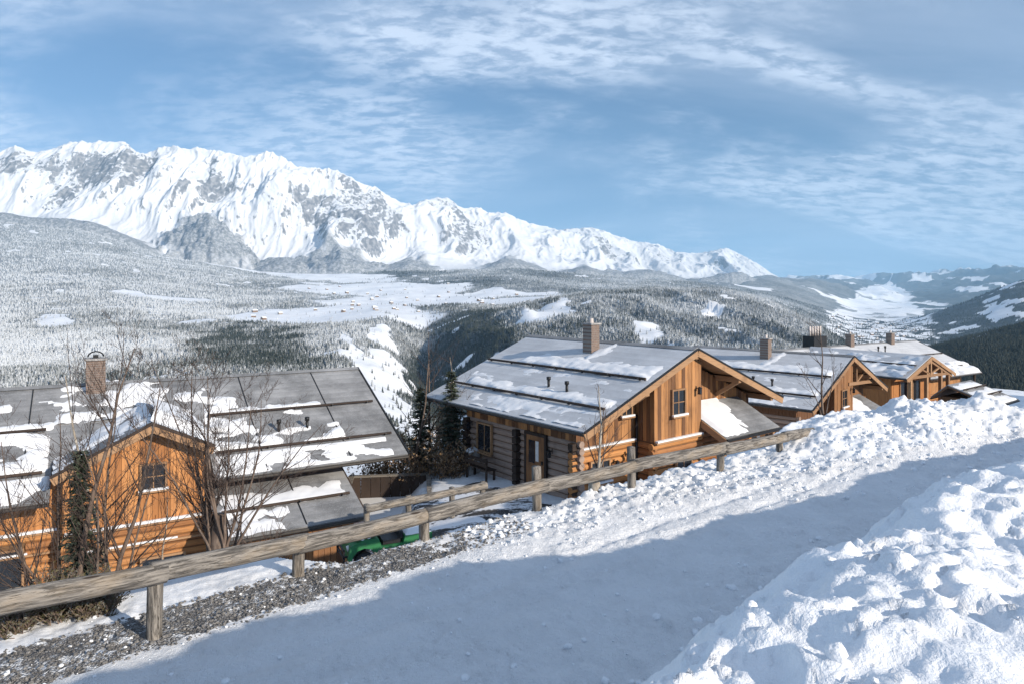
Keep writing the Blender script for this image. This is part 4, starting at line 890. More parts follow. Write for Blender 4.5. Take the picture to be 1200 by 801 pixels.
def left_house():
    t = thing('chalet', 'large orange chalet with a gabled bay and wide roof behind the bare trees', 'chalet', (-7.73, 34.0, -10.4), math.atan2(.523, .852))
    ap, sl, hw = 6.66, .459, 6.5
    rf, rb = slope_roof(t, -7.45, 0, ap, hw, sl, seams=(2.35, 5.6))
    roof_slope(t, (-7.45, 0, ap), (-1, 0, 0), (0, -1, -sl), 4.95, 4.75, guards=(), seams=(), gut=False); roof_slope(t, (-12.4, 0, ap), (-1, 0, 0), (0, -1, -sl), 6.6, hw, seams=(.8, 4.0)); roof_slope(t, (-7.45, 0, ap), (-1, 0, 0), (0, 1, -sl), 11.55, hw, guards=())
    mb = MB(); mb.poly([(-7.45, -.24, ap - .07), (-7.45, 0, ap + .03), (-7.45, .24, ap - .07), (-19, -.24, ap - .07), (-19, 0, ap + .03), (-19, .24, ap - .07)], [(0, 1, 4, 3), (1, 2, 5, 4), (0, 2, 1), (3, 4, 5)]); mb.build('ridge_cap', M['roof_sheet'], rf)
    nobay = lambda u_, v_: np.where((u_ > 7.35) & (u_ < 12.5), -1.0, 0.0)
    core, und = house_core(t, -18, -2.7, -5.3, 5.3, ap, sl)
    bx0, bx1, bf, bap, bs = -12.05, -7.75, -6.15, 5.95, .5; bc = -9.47
    fy = -5.3; G = put('front_cladding', None, t)
    LZ = 2.42; tp = und(5.3)
    boards(G, 'x', fy, -18, bx0, LZ, tp, .2, 'board_pale'); boards(G, 'x', fy, bx1, -2.7, LZ, tp, .2, 'board_pale')
    H = [(-14.9, -13.1, .65, 1.95)]
    logs(G, 'x', fy - .02, -18, bx0, -1.0, LZ - .06, holes=H); logs(G, 'x', fy - .02, bx1, -2.7, -1.0, LZ - .06)
    # bay with its own gable
    bu = lambda x: bap - bs * abs(x - bc) - .22
    mb = MB(); a = [(bx0 + .05, bf + .05, -1.5), (bx1 - .05, bf + .05, -1.5), (bx1 - .05, bf + .05, bu(bx1)), (bc, bf + .05, bu(bc)), (bx0 + .05, bf + .05, bu(bx0))]; c = [(x, -4.8, z) for x, _, z in a]
    mb.poly(a + c, [(0, 1, 2, 3, 4), (1, 6, 7, 2), (5, 0, 4, 9), (2, 7, 8, 3), (3, 8, 9, 4)]); mb.build('bay_wall', M['soffit'], t)
    Bc = put('bay_cladding', None, t)
    boards(Bc, 'x', bf + .05, bx0, bx1, LZ - .06, bu, .19, 'board_pale'); boards(Bc, 'y', bx1 - .05, bf + .05, fy, LZ - .06, bu(bx1), .2, 'board_pale', out=1); boards(Bc, 'y', bx0 + .05, bf + .05, fy, LZ - .06, bu(bx0), .2, 'board_pale')
    logs(Bc, 'x', bf + .06, bx0 - .1, bx1 + .1, -1.0, LZ - .12)
    for (x0, x1, y) in ((-18, bx0 - .1, fy), (bx0, bx1, bf)):
        bx('ledge', t, 'beam', x0, x1, y - .16, y + .0, LZ - .09, LZ - .02); bx('ledge_snow', t, 'snow_roof', x0 + .04, x1 - .04, y - .155, y - .045, LZ - .018, LZ + .07)
        bx('ledge', t, 'beam', x0, x1, y - .16, y - .09, LZ - .75, LZ - .68); bx('ledge_snow', t, 'snow_roof', x0 + .3, x1 - .9, y - .155, y - .095, LZ - .678, LZ - .62)
    window(t, -9.4, bf - .0, 3.98, .72, .82, 0, 2, 2); window(t, -14.0, fy - .08, 1.3, 1.6, 1.2, 0, 2, 1, curtain=True); window(t, -9.1, bf - .10, .75, 1.3, .8, 0, 2, 1, curtain=True)
    window(t, -5.2, fy - .08, 1.0, .9, .9, 0, 2, 1)
    # bay roof: two planes running back into the big slope
    brf = put('bay_roof', None, t)
    for s, half in ((-1, 2.85), (1, 1.95)):
        yb0 = -(ap - bap) / sl; zt = bap; ze = bap - bs * half; yb1 = -(ap - ze) / sl
        a = [(bc, bf - .55, zt), (bc, yb0 + .3, zt), (bc + s * half, yb1 + .3, ze), (bc + s * half, bf - .55, ze)]
        if s > 0: a = [a[0], a[3], a[2], a[1]]
        mb = MB(); mb.hexa([(x, y, z - .16) for x, y, z in a], a); mb.build('sheet', M['roof_sheet'], brf)
        bm_('barge_board', brf, 'beam', (bc, bf - .58, zt - .20), (bc + s * half, bf - .58, ze - .20), .06, .26); bm_('barge_trim', brf, 'dark_wood', (bc, bf - .62, zt - .03), (bc + s * (half + .03), bf - .62, ze - .03), .05, .09)
        O_ = (bc, bf - .5, zt); sd = 61 if s > 0 else 63
        if s > 0: snow_patch(brf, O_, (0, 1, 0), (1, 0, -bs), 0, 4.2, -.05, half, lambda u_, v_: .36 * sstep(0, .7, u_ - .25 + .4 * fbm(u_, v_, 3, 61)) * sstep(0, .5, 2.2 - v_) * (1 - .3 * sstep(.6, 2, v_)) + .02)
        else: snow_patch(brf, O_, (0, 1, 0), (-1, 0, -bs), 0, 4.2, -.05, half, lambda u_, v_: .10 * sstep(-.2, .25, fbm(u_ / 1.1, v_ / .9, 3, 63) + .1 * (u_ - 1)) - .012)
    bm_('purlin', t, 'dark_wood', (bc, bf - .5, bap - .34), (bc, bf + .3, bap - .34), .22, .26)
    for s, half in ((-1, 2.4), (1, 1.6)): bm_('purlin', t, 'dark_wood', (bc + s * half, bf - .5, bap - bs * half - .30), (bc + s * half, bf + .3, bap - bs * half - .30), .18, .2)
    # lean-to on the right
    le = put('lean_to_roof', None, t); x0, x1 = -7.6, -2.5; yb, yf, zb_, zf_ = -5.32, -8.55, 3.25, 2.1; sv = (zf_ - zb_) / (yb - yf)
    roof_slope(le, (x1, yb, zb_), (-1, 0, 0), (0, -1, sv), x1 - x0, yb - yf, guards=(1.9,), name='sheet', seams=(2.2,))
    snow_patch(le, (x1, yb, zb_), (-1, 0, 0), (0, -1, sv), .1, 5.0, 0, 1.88, band(.2, 5.0, .9, 1.87, .12, 71, .5, .3))
    snow_patch(le, (x1, yb, zb_), (-1, 0, 0), (0, -1, sv), 2.6, 5.0, 1.95, 3.2, lambda u_, v_: .08 * sstep(-.1, .3, fbm(u_, v_, 3, 73) + .2 * (u_ - 3)) - .012)
    mb = MB(); mb.box(x0 + .3, x1 - .35, yf + .5, yf + .62, -1.5, zf_ + .05); mb.box(x1 - .45, x1 - .34, yf + .62, yb, -1.5, zf_ + .1); mb.build('lean_to_wall', M['log'], t)
    boards(put('lean_to_cladding', None, t), 'x', yf + .5, x0 + .3, x1 - .35, -1.0, zf_ + .0, .22, 'board')
    barge(t, (x1 + .04, yb, zb_ - .14), (x1 + .04, yf, zf_ - .14), 'dark_wood', .22)
    # chimney and vents
    chimney(t, -11.1, -.45, 5.8, 7.65, .68, .62, 'arch')
    for s_ in (3.58, 4.72): 
        vent_pipe(t, (-s_, -4.26, ap - sl * 4.26), .5)
    Ox, Uu, Vv = (0, 0, ap), (-1, 0, 0), (0, -1, -sl)
    snow_patch(rf, Ox, Uu, Vv, 2.6, 17, 2.0, 2.86, lambda u_, v_: .10 * sstep(0, .3, (v_ - 2.45) + .25 * fbm(u_ / 1.2, v_ / .5, 3, 81) + .12 * sstep(4, 9, u_)) * sstep(0, .06, 2.86 - v_) - .012 + nobay(u_, v_))
    snow_patch(rf, Ox, Uu, Vv, .6, 18, 5.3, 6.45, lambda u_, v_: .10 * sstep(-.15, .25, fbm(u_ / 1.5, v_ / .7, 4, 83) + .30 * sstep(1.4, 3.2, u_) - .12 + .5 * (v_ < 5.55)) * sstep(0, .12, 6.45 - v_) * sstep(0, .1, v_ - 5.3) - .012 + nobay(u_, v_))
    snow_patch(rf, Ox, Uu, Vv, 2.2, 18, 3.0, 5.08, lambda u_, v_: .13 * sstep(-.05, .25, fbm(u_ / 1.6, v_ / .8, 4, 85) + .34 * sstep(4.4, 7.5, u_) - .20 + .25 * sstep(4.3, 5, v_)) * sstep(0, .1, 5.1 - v_) - .012 + nobay(u_, v_))
    snow_patch(rf, Ox, Uu, Vv, 6, 18, .25, 2.6, lambda u_, v_: .12 * sstep(.0, .25, fbm(u_ / 1.8, v_ / 1.1, 4, 87) + .30 * np.exp(-((u_ - 9.5) / 2) ** 2) - .06) - .012)
    return t
LH = left_house()

def far_chalet():
    t = thing('chalet', 'wooden chalet with truss gable and balcony, last of the row above the valley', 'chalet', (43.7, 74.0, -11.7), R(32))
    ap, sl, hw = 6.5, .43, 6.5
    rf, rb = slope_roof(t, -24, 0, ap, hw, sl, guards=(2.9, 5.2), mat='roof_frost')
    core, und = house_core(t, -23, -1.4, -5.2, 5.2, ap, sl, -2.5)
    boards(put('front_cladding', None, t), 'x', -5.2, -14.8, -1.4, 1.9, und(5.2), .25, join=True)
    logs(put('front_logs', None, t), 'x', -5.22, -14.8, -1.4, -2.2, 1.85, .3)
    # wing with a truss gable facing -y
    wc, wf, wh, wsl = -18.5, -10.9, 3.75, .42; wap = ap + .1
    for s in (-1, 1):
        roof_slope(t, (wc, wf, wap), (0, 1, 0), (s, 0, -wsl), 10.8, wh, guards=(1.9,), name='wing_roof', mat='roof_frost')
        barge(t, (wc, wf - .04, wap - .2), (wc + s * wh, wf - .04, wap - .2 - wsl * wh)); bm_('truss_rafter', t, 'beam', (wc, wf + .1, wap - .45), (wc + s * (wh - .4), wf + .1, wap - .45 - wsl * (wh - .4)), .14, .2)
    bm_('truss_tie', t, 'beam', (wc - wh + .7, wf + .12, wap - 1.6), (wc + wh - .7, wf + .12, wap - 1.6), .16, .22); bm_('truss_post', t, 'beam', (wc, wf + .1, wap - 1.6), (wc, wf + .1, wap - .4), .16, .16)
    for s in (-1, 1): bm_('truss_brace', t, 'beam', (wc, wf + .11, wap - 1.5), (wc + s * 1.5, wf + .11, wap - 1.0), .12, .12)
    bu = lambda x: wap - wsl * abs(x - wc) - .28
    mb = MB(); a = [(wc - 3.0, wf + 1.6, -2.5), (wc + 3.0, wf + 1.6, -2.5), (wc + 3.0, wf + 1.6, bu(wc + 3)), (wc, wf + 1.6, bu(wc)), (wc - 3.0, wf + 1.6, bu(wc - 3))]; c = [(x, -4.8, z) for x, _, z in a]
    mb.poly(a + c, [(0, 1, 2, 3, 4), (1, 6, 7, 2), (5, 0, 4, 9), (2, 7, 8, 3), (3, 8, 9, 4)]); mb.build('wing_wall', M['log'], t)
    boards(put('wing_cladding', None, t), 'x', wf + 1.6, wc - 3.0, wc + 3.0, 1.9, bu, .25, join=True, mat='board_pale')
    boards(put('wing_side_cladding', None, t), 'y', wc - 3.0, wf + 1.6, -4.9, -2, bu(wc - 3), .25, join=True, mat='board_pale')
    for xx in (-1.3, .6): window(t, wc + xx, wf + 1.55, 3.6, 1.0, 1.6, 0, 1, 1, snow=False)
    for xx in (-2.9, -.5, 1.7, 2.9): bx('post', t, 'beam', wc + xx - .12, wc + xx + .12, wf + .05, wf + .29, -2.2, bu(wc + xx) - .15)
    # balcony
    ba = put('balcony', None, t); bx('deck', ba, 'beam', wc - 3.6, wc + 4.6, wf - .9, wf + 1.5, 1.55, 1.7)
    bx('rail', ba, 'beam', wc - 3.6, wc + 4.6, wf - .95, wf - .83, 2.62, 2.74)
    for k in range(34): bx('baluster', ba, 'board_pale', wc - 3.58 + k * .245, wc - 3.38 + k * .245, wf - .9, wf - .86, 1.72, 2.6)
    for xx in (-3.5, 0.4, 4.4): bx('post', ba, 'beam', wc + xx - .1, wc + xx + .1, wf - .93, wf - .75, -2.2, 1.54)
    # the canopied right part: eave propped by a post
    mb = MB(); mb.tube([(-1.1, -6.3, -2.5), (-1.1, -6.3, ap - sl * 6.3 - .2)], [.13, .11], 8); mb.build('post', M['dark_wood'], t, True)
    snow_patch(rf, (0, 0, ap), (-1, 0, 0), (0, -1, -sl), .1, 9, 4.6, 6.45, lambda u_, v_: .22 * sstep(-.1, .3, fbm(u_ / 1.5, v_ / .8, 3, 91) + .3 - .05 * u_) * sstep(0, .2, 6.4 - v_) - .012, .15)
    snow_patch(rf, (0, 0, ap), (-1, 0, 0), (0, -1, -sl), 6, 15.0, 2.0, 6.4, lambda u_, v_: .22 * sstep(-.1, .3, fbm(u_ / 1.8, v_ / 1.2, 3, 93) + .35 * sstep(11, 14, u_) - .08) - .012, .15)
    snow_patch(t, (wc, wf, wap), (0, 1, 0), (-1, 0, -wsl), .3, 10, .5, 3.7, lambda u_, v_: .15 * sstep(.0, .3, fbm(u_ / 1.5, v_ / .8, 3, 95) + .12 * (v_ > 1.2)) - .012, .15)
    chimney(t, -5.4, -.3, 5.9, 7.4, .6, .6, 'pot'); chimney(t, -12.4, -.2, 5.9, 7.5, .6, .6, 'pot')
    m = put('flue_cluster', None, t, (-17.0, .5, 6.0)); bx('plinth', m, 'dark_metal', -1.0, 1.0, -.6, .6, 0, 1.5)
    for k in range(5):
        mb = MB(); mb.tube([(-.8 + .4 * k, 0, 1.5), (-.8 + .4 * k, 0, 2.4)], [.12, .12], 8); mb.build('flue', M['pot'], m, True)
    for s_ in (9.2, 10.4): vent_pipe(t, (-s_, -1.9, ap - sl * 1.9), .7)
    return t
far_chalet()
# ================================================================== fence, trees, small things
def rough_log(p, q, r0, r1, seed, n=12, rings=18, bow=0.02):
    """a slightly crooked peeled log; built along local x so that its grain follows it"""
    p = Vector(p); q = Vector(q); Ln = (q - p).length; mb = MB()
    for k in range(rings):
        s_ = k / (rings - 1); x = (s_ - .5) * Ln; r = r0 + (r1 - r0) * s_
        oy = bow * math.sin(s_ * math.pi * 1.3 + seed) ; oz = bow * math.cos(s_ * 2.1 + seed * 2)
        for j in range(n):
            a = 2 * math.pi * j / n; rr = r * (1 + 0.07 * float(perlin(np.array([x * 1.6 + seed * 3.1]), np.array([math.cos(a) * 1.3 + seed + math.sin(a)]), 3)[0]))
            mb.v.append((x, oy + rr * math.cos(a), oz + rr * math.sin(a)))
    for k in range(rings - 1):
        for j in range(n): mb.f.append((k * n + j, (k + 1) * n + j, (k + 1) * n + (j + 1) % n, k * n + (j + 1) % n))
    mb.f.append(tuple(range(n))); mb.f.append(tuple((rings - 1) * n + j for j in range(n))[::-1])
    return mb, (p + q) / 2, (q - p).to_track_quat('X', 'Z').to_euler()
def log_part(name, par, p, q, r0, r1, seed, **k):
    mb, c, e = rough_log(p, q, r0, r1, seed, **k); o = mb.build(name, M['weathered_log'], par, True, c, e); return o
def fence(name, label, posts, rail_r, post_r, tops, seed, drop=0.6, off=0.12):
    t = thing(name, label, 'fence', (posts[0][0], posts[0][1], zat(posts[0][0], posts[0][1]))); o = Vector(t.location)
    n = len(posts)
    for i, (x, y, z) in enumerate(posts):
        zg = zat(x, y); d = Vector((EX, EY, 0)); back = Vector((-EY, EX, 0)) * (rail_r + post_r) * .72
        top = z + tops[i]
        log_part('post', t, Vector((x, y, zg - drop)) + back - o, Vector((x + .02 * math.sin(i * 3), y, top)) + back - o, post_r * 1.05, post_r, seed + i, rings=10)
    for i in range(n - 1):
        a = Vector(posts[i]); b = Vector(posts[i + 1]); d = (b - a).normalized()
        sh = 0.02 * math.sin(i * 2.3 + seed)
        log_part('rail', t, a - d * .10 - o + Vector((0, 0, sh)), b + d * .08 - o - Vector((0, 0, sh)), rail_r * (1.06 if i % 2 else .98), rail_r * (.96 if i % 2 else 1.04), seed + 40 + i * 1.7, bow=.018, rings=26)
    return t
POSTS = [(-7.9, 4.2, -2.85), (-6.35, 6.0, -3.06), (-4.25, 8.2, -3.37), (-3.06, 10.0, -3.66), (-1.37, 11.5, -3.74), (.57, 13.0, -3.70), (2.62, 14.3, -3.60), (4.95, 15.85, -3.62), (7.05, 17.6, -3.74), (8.5, 19.2, -3.90)]
fence('log_fence', 'thick weathered log guard rail on posts running beside the snowy road', POSTS, .128, .088, [-.02, -.02, -.04, -.02, -.02, .36, .34, -.05, -.05, -.02], 3)
P2 = [(-4.75, 22.6, -7.16), (-3.45, 23.4, -7.12), (-2.05, 24.4, -7.12), (-1.0, 25.0, -7.05)]
fence('log_fence', 'short wooden rail fence between the yard and the dark enclosure', P2, .13, .10, [.10, .12, .12, .1], 23)

# ------------------------------------------------------------------ bare trees
def bare_tree(name, label, base, stems, seed, lev=3, bark='bark', cat='tree', group=None, twig=1.0, butt=None, spread=1.0, nside=5):
    r = random.Random(seed); t = thing(name, label, cat, base, 0, group); tr = MB(); cr = MB()
    def grow(p, d, ln, rad, lv, mb):
        n = 6 if lv == 0 else 4; pts = [Vector(p)]; rs = [rad]; d = Vector(d).normalized()
        for k in range(n):
            d = (d + Vector((r.gauss(0, .10), r.gauss(0, .10), .06 + r.gauss(0, .04)))).normalized()
            pts.append(pts[-1] + d * ln / n); rs.append(max(rad * (1 - .85 * (k + 1) / n), .0022))
        mb.tube(pts, rs, nside if lv == 0 else (4 if lv == 1 else 3), False)
        if lv < lev:
            nb = {0: 10, 1: 6, 2: 4, 3: 3}[lv]
            for i in range(int(nb * twig)):
                s_ = r.uniform(.18, .97); k = min(int(s_ * n), n - 1); q = pts[k].lerp(pts[k + 1], s_ * n - k)
                dd = (pts[k + 1] - pts[k]).normalized(); a = r.uniform(0, 6.28); side = dd.orthogonal(); side.rotate(Quaternion(dd, a))
                ang = r.uniform(.35, .75) * spread; nd = dd * math.cos(ang) + side * math.sin(ang) + Vector((0, 0, .12))
                grow(q, nd, ln * r.uniform(.26, .50) * (1.1 - .45 * s_), max(rs[k] * .45, .0026), lv + 1, cr)
    for (ox, oy, dx, dy, ln, rad) in stems: grow((ox, oy, -.15), (dx, dy, 1), ln, rad, 0, tr)
    if butt:
        h_, rb_ = butt; tr.tube([(0, 0, -.3), (.01, 0, h_ * .4), (.02, .02, h_)], [rb_ * 1.25, rb_, rb_ * .62], 9)
    tr.build('trunk', M[bark], t, True); cr.build('crown', M['twig'], t, True); return t
def at(px, Y, dz=0.0):
    x = (px - HX) / F * Y; return (x, Y, zat(x, Y) + dz)
r0 = random.Random(4)
st = [(r0.uniform(-.14, .14), r0.uniform(-.12, .12), r0.uniform(-.42, .42), r0.uniform(-.25, .25), r0.uniform(1.9, 3.5), r0.uniform(.022, .038)) for k in range(11)]
bare_tree('bare_tree', 'bushy many-stemmed bare tree behind the log rail, before the lean-to roof', at(256, 10.6), st, 21, bark='bark', butt=(.75, .15))
st = [(-.1, 0, -.05, .02, 4.3, .055), (.22, .1, .10, .0, 3.8, .045), (-.35, .1, -.18, .05, 3.3, .035), (.05, -.1, .22, .1, 2.9, .03), (-.2, 0, -.35, 0, 2.6, .028), (.38, .1, .30, 0, 2.7, .028), (-.5, .1, -.30, 0, 3.0, .03), (.12, .15, .05, .1, 3.6, .035)]
bare_tree('bare_tree', 'tall bare tree rising through the scraggly spruce before the orange chalet', at(98, 9.9), st, 31, bark='bark')
st = [(0, 0, .0, .0, 4.9, .05), (.25, .1, .16, 0, 3.0, .028), (-.2, .1, -.15, 0, 2.9, .028)]
bare_tree('bare_tree', 'slender bare tree with a pale stem taller than the chimney', at(140, 10.6), st, 37, bark='bark_pale', spread=.8, twig=.8)
st = [(0, 0, -.12, .05, 2.6, .026), (.15, .1, .12, 0, 2.2, .02), (-.25, 0, -.25, 0, 2.3, .02), (.4, 0, .2, 0, 2.0, .02)]
bare_tree('bare_tree', 'thin bare sapling clump before the window of the orange chalet', at(38, 9.6), st, 41, bark='twig', twig=.9)
st = [(0, 0, -.06, .02, 2.55, .05), (.03, .0, .12, 0, 1.5, .022)]
bare_tree('bare_tree', 'pale young tree with stout foot beside the corner of the middle chalet', at(696, 14.55), st, 43, bark='bark_pale', butt=(.62, .13), twig=.9)
st = [(0, 0, -.03, 0, 3.1, .045), (.05, 0, .16, 0, 2.2, .025), (-.04, 0, -.2, 0, 1.9, .022)]
bare_tree('bare_tree', 'bare sapling standing on the snow heap before the second chalet roof', at(966, 21.5), st, 47, bark='bark', twig=.8)
st = [(0, 0, .02, 0, 7.5, .10)]
for i, (px_, Y_, lab) in enumerate(((484, 31, 'thin leafless tree growing at the roof corner of the orange chalet'), (503, 33, 'thin leafless tree between the two small spruces'), (541, 31.5, 'thin pale tree against the corner of the shaded log wall'))):
    bare_tree('bare_tree', lab, at(px_, Y_), [(0, 0, .02 * i, 0, 6.2 - .9 * (i == 2), .085)], 51 + i, lev=2, bark='bark_pale' if i == 2 else 'bark', spread=1.3, twig=1.2)

# ------------------------------------------------------------------ spruces and shrubs
def spruce(name, label, base, h, rad, seed, n_whorl=16, per=8, mat='needles', cat='tree', group=None, bare=0.08, leaf=1.0):
    r = random.Random(seed); t = thing(name, label, cat, base, 0, group)
    tr = MB(); tr.tube([(0, 0, -.3), (0, 0, h * .5), (0, 0, h)], [h * .020 + .02, h * .012 + .012, .006], 7); tr.build('trunk', M['bark'], t, True)
    V_, F_ = [], []
    def tri(p, d, up, ln, wd):
        s_ = d.cross(up).normalized(); b = len(V_)
        V_.extend([p + s_ * wd, p - s_ * wd, p + d * ln - up * ln * .12]); F_.append((b, b + 1, b + 2))
    for k in range(n_whorl):
        s_ = bare + (1 - bare) * (k / n_whorl); z = h * s_; rr = rad * (1 - s_) ** .85 + .05
        for j in range(per):
            a = 2 * math.pi * (j + r.random()) / per + k; ln = rr * r.uniform(.55, 1.15); d = Vector((math.cos(a), math.sin(a), -.18 + .5 * s_))
            p0 = Vector((0, 0, z + r.uniform(-.5, .5) * h / n_whorl)); steps = max(3, int(ln / (.10 * leaf)))
            for m in range(steps):
                f = (m + .6) / steps; p = p0 + d * ln * f - Vector((0, 0, .10 * ln * f * f)); sz = leaf * (.13 + .05 * r.random()) * (1.15 - .5 * f)
                for sd in (-1, 1, 0):
                    dd = Vector((math.cos(a + sd * r.uniform(.5, 1.1)), math.sin(a + sd * r.uniform(.5, 1.1)), r.uniform(-.35, .25))).normalized()
                    tri(p, dd, Vector((r.gauss(0, .4), r.gauss(0, .4), 1)).normalized(), sz * 1.5, sz * .38)
    me = mesh_np('crown', np.array([v[:] for v in V_]), np.array(F_), M[mat], False); put('crown', me, t); return t
spruce('spruce', 'scraggly dark spruce behind the log rail before the orange chalet', at(94, 10.1), 3.1, .40, 3, 44, 9, leaf=.5)
spruce('spruce', 'small dark spruce beside the roof corner of the orange chalet', at(493, 32), 4.4, .95, 5, 22, 9)
spruce('spruce', 'small dark spruce beside the shaded log wall of the middle chalet', at(529, 31), 4.6, 1.15, 7, 24, 9)
def shrub(name, label, base, n, h, seed, mat='twig', leafy=None, group=None):
    r = random.Random(seed); t = thing(name, label, 'shrub', base, 0, group); mb = MB(); V_, F_ = [], []
    for k in range(n):
        a = r.uniform(0, 6.28); d = Vector((math.cos(a) * r.uniform(.1, .9), math.sin(a) * r.uniform(.1, .9), 1)).normalized(); p = Vector((r.gauss(0, .18) * h, r.gauss(0, .18) * h, -.1)); ln = h * r.uniform(.5, 1.1)
        pts = [p]
        for m in range(4):
            d = (d + Vector((r.gauss(0, .16), r.gauss(0, .16), 0))).normalized(); pts.append(pts[-1] + d * ln / 4)
        mb.tube(pts, [.012 * h ** .5, .009, .007, .005, .003], 3, False)
        for m in range(7):
            q = pts[r.randint(1, 4)]; dd = (d + Vector((r.gauss(0, .6), r.gauss(0, .6), r.gauss(0, .3)))).normalized(); mb.tube([q, q + dd * ln * .16, q + dd * ln * .3 + Vector((0, 0, .03))], [.005, .004, .002], 3, False)
            if leafy:
                for _ in range(3):
                    c = q + dd * ln * r.uniform(.05, .32); s_ = Vector((r.gauss(0, 1), r.gauss(0, 1), r.gauss(0, 1))).normalized(); u_ = s_.orthogonal().normalized(); b = len(V_); z = .05 * h
                    V_.extend([c - s_ * z * .4, c + s_ * z * .4, c + u_ * z * 1.6]); F_.append((b, b + 1, b + 2))
    mb.build('stems', M[mat], t)
    if leafy: put('foliage', mesh_np('foliage', np.array([v[:] for v in V_]), np.array(F_), M[leafy], False), t)
    return t
shrub('juniper_bush', 'low brownish juniper bush under the log rail', at(70, 8.9), 150, .55, 3, 'bark', 'juniper')
shrub('juniper_bush', 'sprawling juniper bush with snow crumbs next to the fence foot', at(112, 9.0), 130, .5, 4, 'bark', 'juniper')
shrub('juniper_bush', 'dark juniper bush low against the left end of the rail', at(18, 8.5), 110, .42, 5, 'bark', 'juniper')
rs = random.Random(9)
for k, (px_, Y_, h_) in enumerate(((425, 33, 1.8), (443, 34, 1.9), (462, 33.5, 1.9), (478, 32.5, 1.6), (497, 30.5, 1.5), (512, 31.5, 1.9), (524, 29.8, 1.4), (539, 30.2, 1.7), (548, 33, 1.8), (452, 36, 2.2), (488, 36, 2.2), (515, 37, 2.4))):
    shrub('brown_shrub', 'leafless brown shrub with dry leaves on the slope between the two chalets', at(px_, Y_), 34, h_, 60 + k, 'twig', 'dry_leaf', 'brown shrubs between the chalets')
for k, (px_, Y_, h_) in enumerate(((215, 10.9, .9), (300, 11.2, .8), (165, 10.4, .9), (330, 11.6, .6))):
    shrub('dry_shrub', 'small dry shrub below the log rail by the bare trees', at(px_, Y_), 22, h_, 90 + k, 'twig', None, 'dry shrubs below the rail')

# ------------------------------------------------------------------ dark enclosure, bench block, hut, green vehicle
def enclosure():
    x, y, z = -4.2, 28.6, zat(-4.2, 28.6); t = thing('enclosure', 'dark panelled open enclosure with snow inside beside the lean-to', 'enclosure', (x - .75, y, -9.55), R(8))
    for (a, b, c, d) in ((-1.9, 1.5, 1.50, 1.60), (-1.9, -1.8, -1.6, 1.5), (1.4, 1.5, -1.6, 1.5)):
        L_ = (b - a) if b - a > d - c else (d - c); n = int(L_ / .42)
        for k in range(n):
            if b - a > d - c: bx('panel', t, 'dark_wood', a + k * L_ / n + .01, a + (k + 1) * L_ / n - .01, c, d, 0 - .5, 1.45)
            else: bx('panel', t, 'dark_wood', a, b, c + k * L_ / n + .01, c + (k + 1) * L_ / n - .01, 0 - .5, 1.45)
    for (a, b, c, d) in ((-1.96, 1.56, 1.46, 1.66), (-1.96, -1.76, -1.6, 1.455), (1.36, 1.56, -1.6, 1.455)): bx('rim', t, 'weathered_log', a, b, c, d, 1.452, 1.53)
    bx('snow_floor', t, 'snow_roof', -1.79, 1.39, -1.6, 1.49, -.4, .55)
enclosure()
def bench():
    x, y = -1.35, 29.2; t = thing('bench', 'dark wooden slatted bench by the shaded log wall', 'bench', (x, y, -7.9), R(38.8) + R(90))
    for k in range(3): bx('seat_slat', t, 'dark_wood', -.8, .8, -.25 + k * .16, -.11 + k * .16, .42, .46)
    for k in range(2): bx('back_slat', t, 'dark_wood', -.8, .8, .24, .28, .58 + .2 * k, .72 + .2 * k)
    for s in (-.7, .7):
        bx('leg', t, 'dark_wood', s - .04, s + .04, -.24, -.16, -.3, .42); bx('leg', t, 'dark_wood', s - .04, s + .04, .17, .238, -.3, .95)
    t = thing('stone_block', 'pale stone block with a snow cap by the corner of the shaded log wall', 'stone block', (-1.75, 30.15, -8.6), R(35))
    mb = MB(); mb.hexa([(-.32, -.27, 0), (.31, -.25, 0), (.33, .26, 0), (-.3, .28, 0)], [(-.27, -.22, 1.6), (.26, -.24, 1.66), (.28, .22, 1.63), (-.25, .21, 1.58)]); o = mb.build('block', M['stone'], t)
    bv = o.modifiers.new('bevel', 'BEVEL'); bv.width = .05; bv.segments = 2
    snow_patch(t, (-.26, -.22, 1.6), (1, 0, .02), (0, 1, 0), 0, .52, 0, .44, lambda u_, v_: .14 * sstep(0, .12, np.minimum(np.minimum(u_, .52 - u_), np.minimum(v_, .44 - v_))) - .002, .04, 'snow_cap')
bench()
def hut():
    Yh = 46.0; x = (1142 - HX) / F * Yh; zt = (HY - 449) / F * Yh; t = thing('hut', 'low wooden hut with snow-striped roof in front of the last chalet', 'hut', (x, Yh, zt - 2.6), R(38))
    W_, D_ = 2.1, 1.7
    mb = MB(); mb.box(-W_ + .35, W_ - .35, -D_ + .3, D_ - .3, -1.5, 1.75); mb.build('wall', M['soffit'], t)
    boards(put('cladding', None, t), 'x', -D_ + .3, -W_ + .35, W_ - .35, -1.0, 1.7, .22, join=True)
    rf = roof_slope(t, (W_, .9, 2.6), (-1, 0, 0), (0, -1, -.36), 2 * W_, D_ + 1.1, guards=(.9, 1.8), gu0=.1); roof_slope(t, (W_, .9, 2.6), (-1, 0, 0), (0, 1, -.9), 2 * W_, 1.0, guards=())
    for v in (.45, 1.4, 2.4): snow_patch(rf, (W_, .9, 2.6), (-1, 0, 0), (0, -1, -.36), .1, 2 * W_ - .1, v - .4, v + .4, band(.15, 2 * W_ - .15, v - .35, v + .38, .13, int(v * 10), .3, .2))
hut()
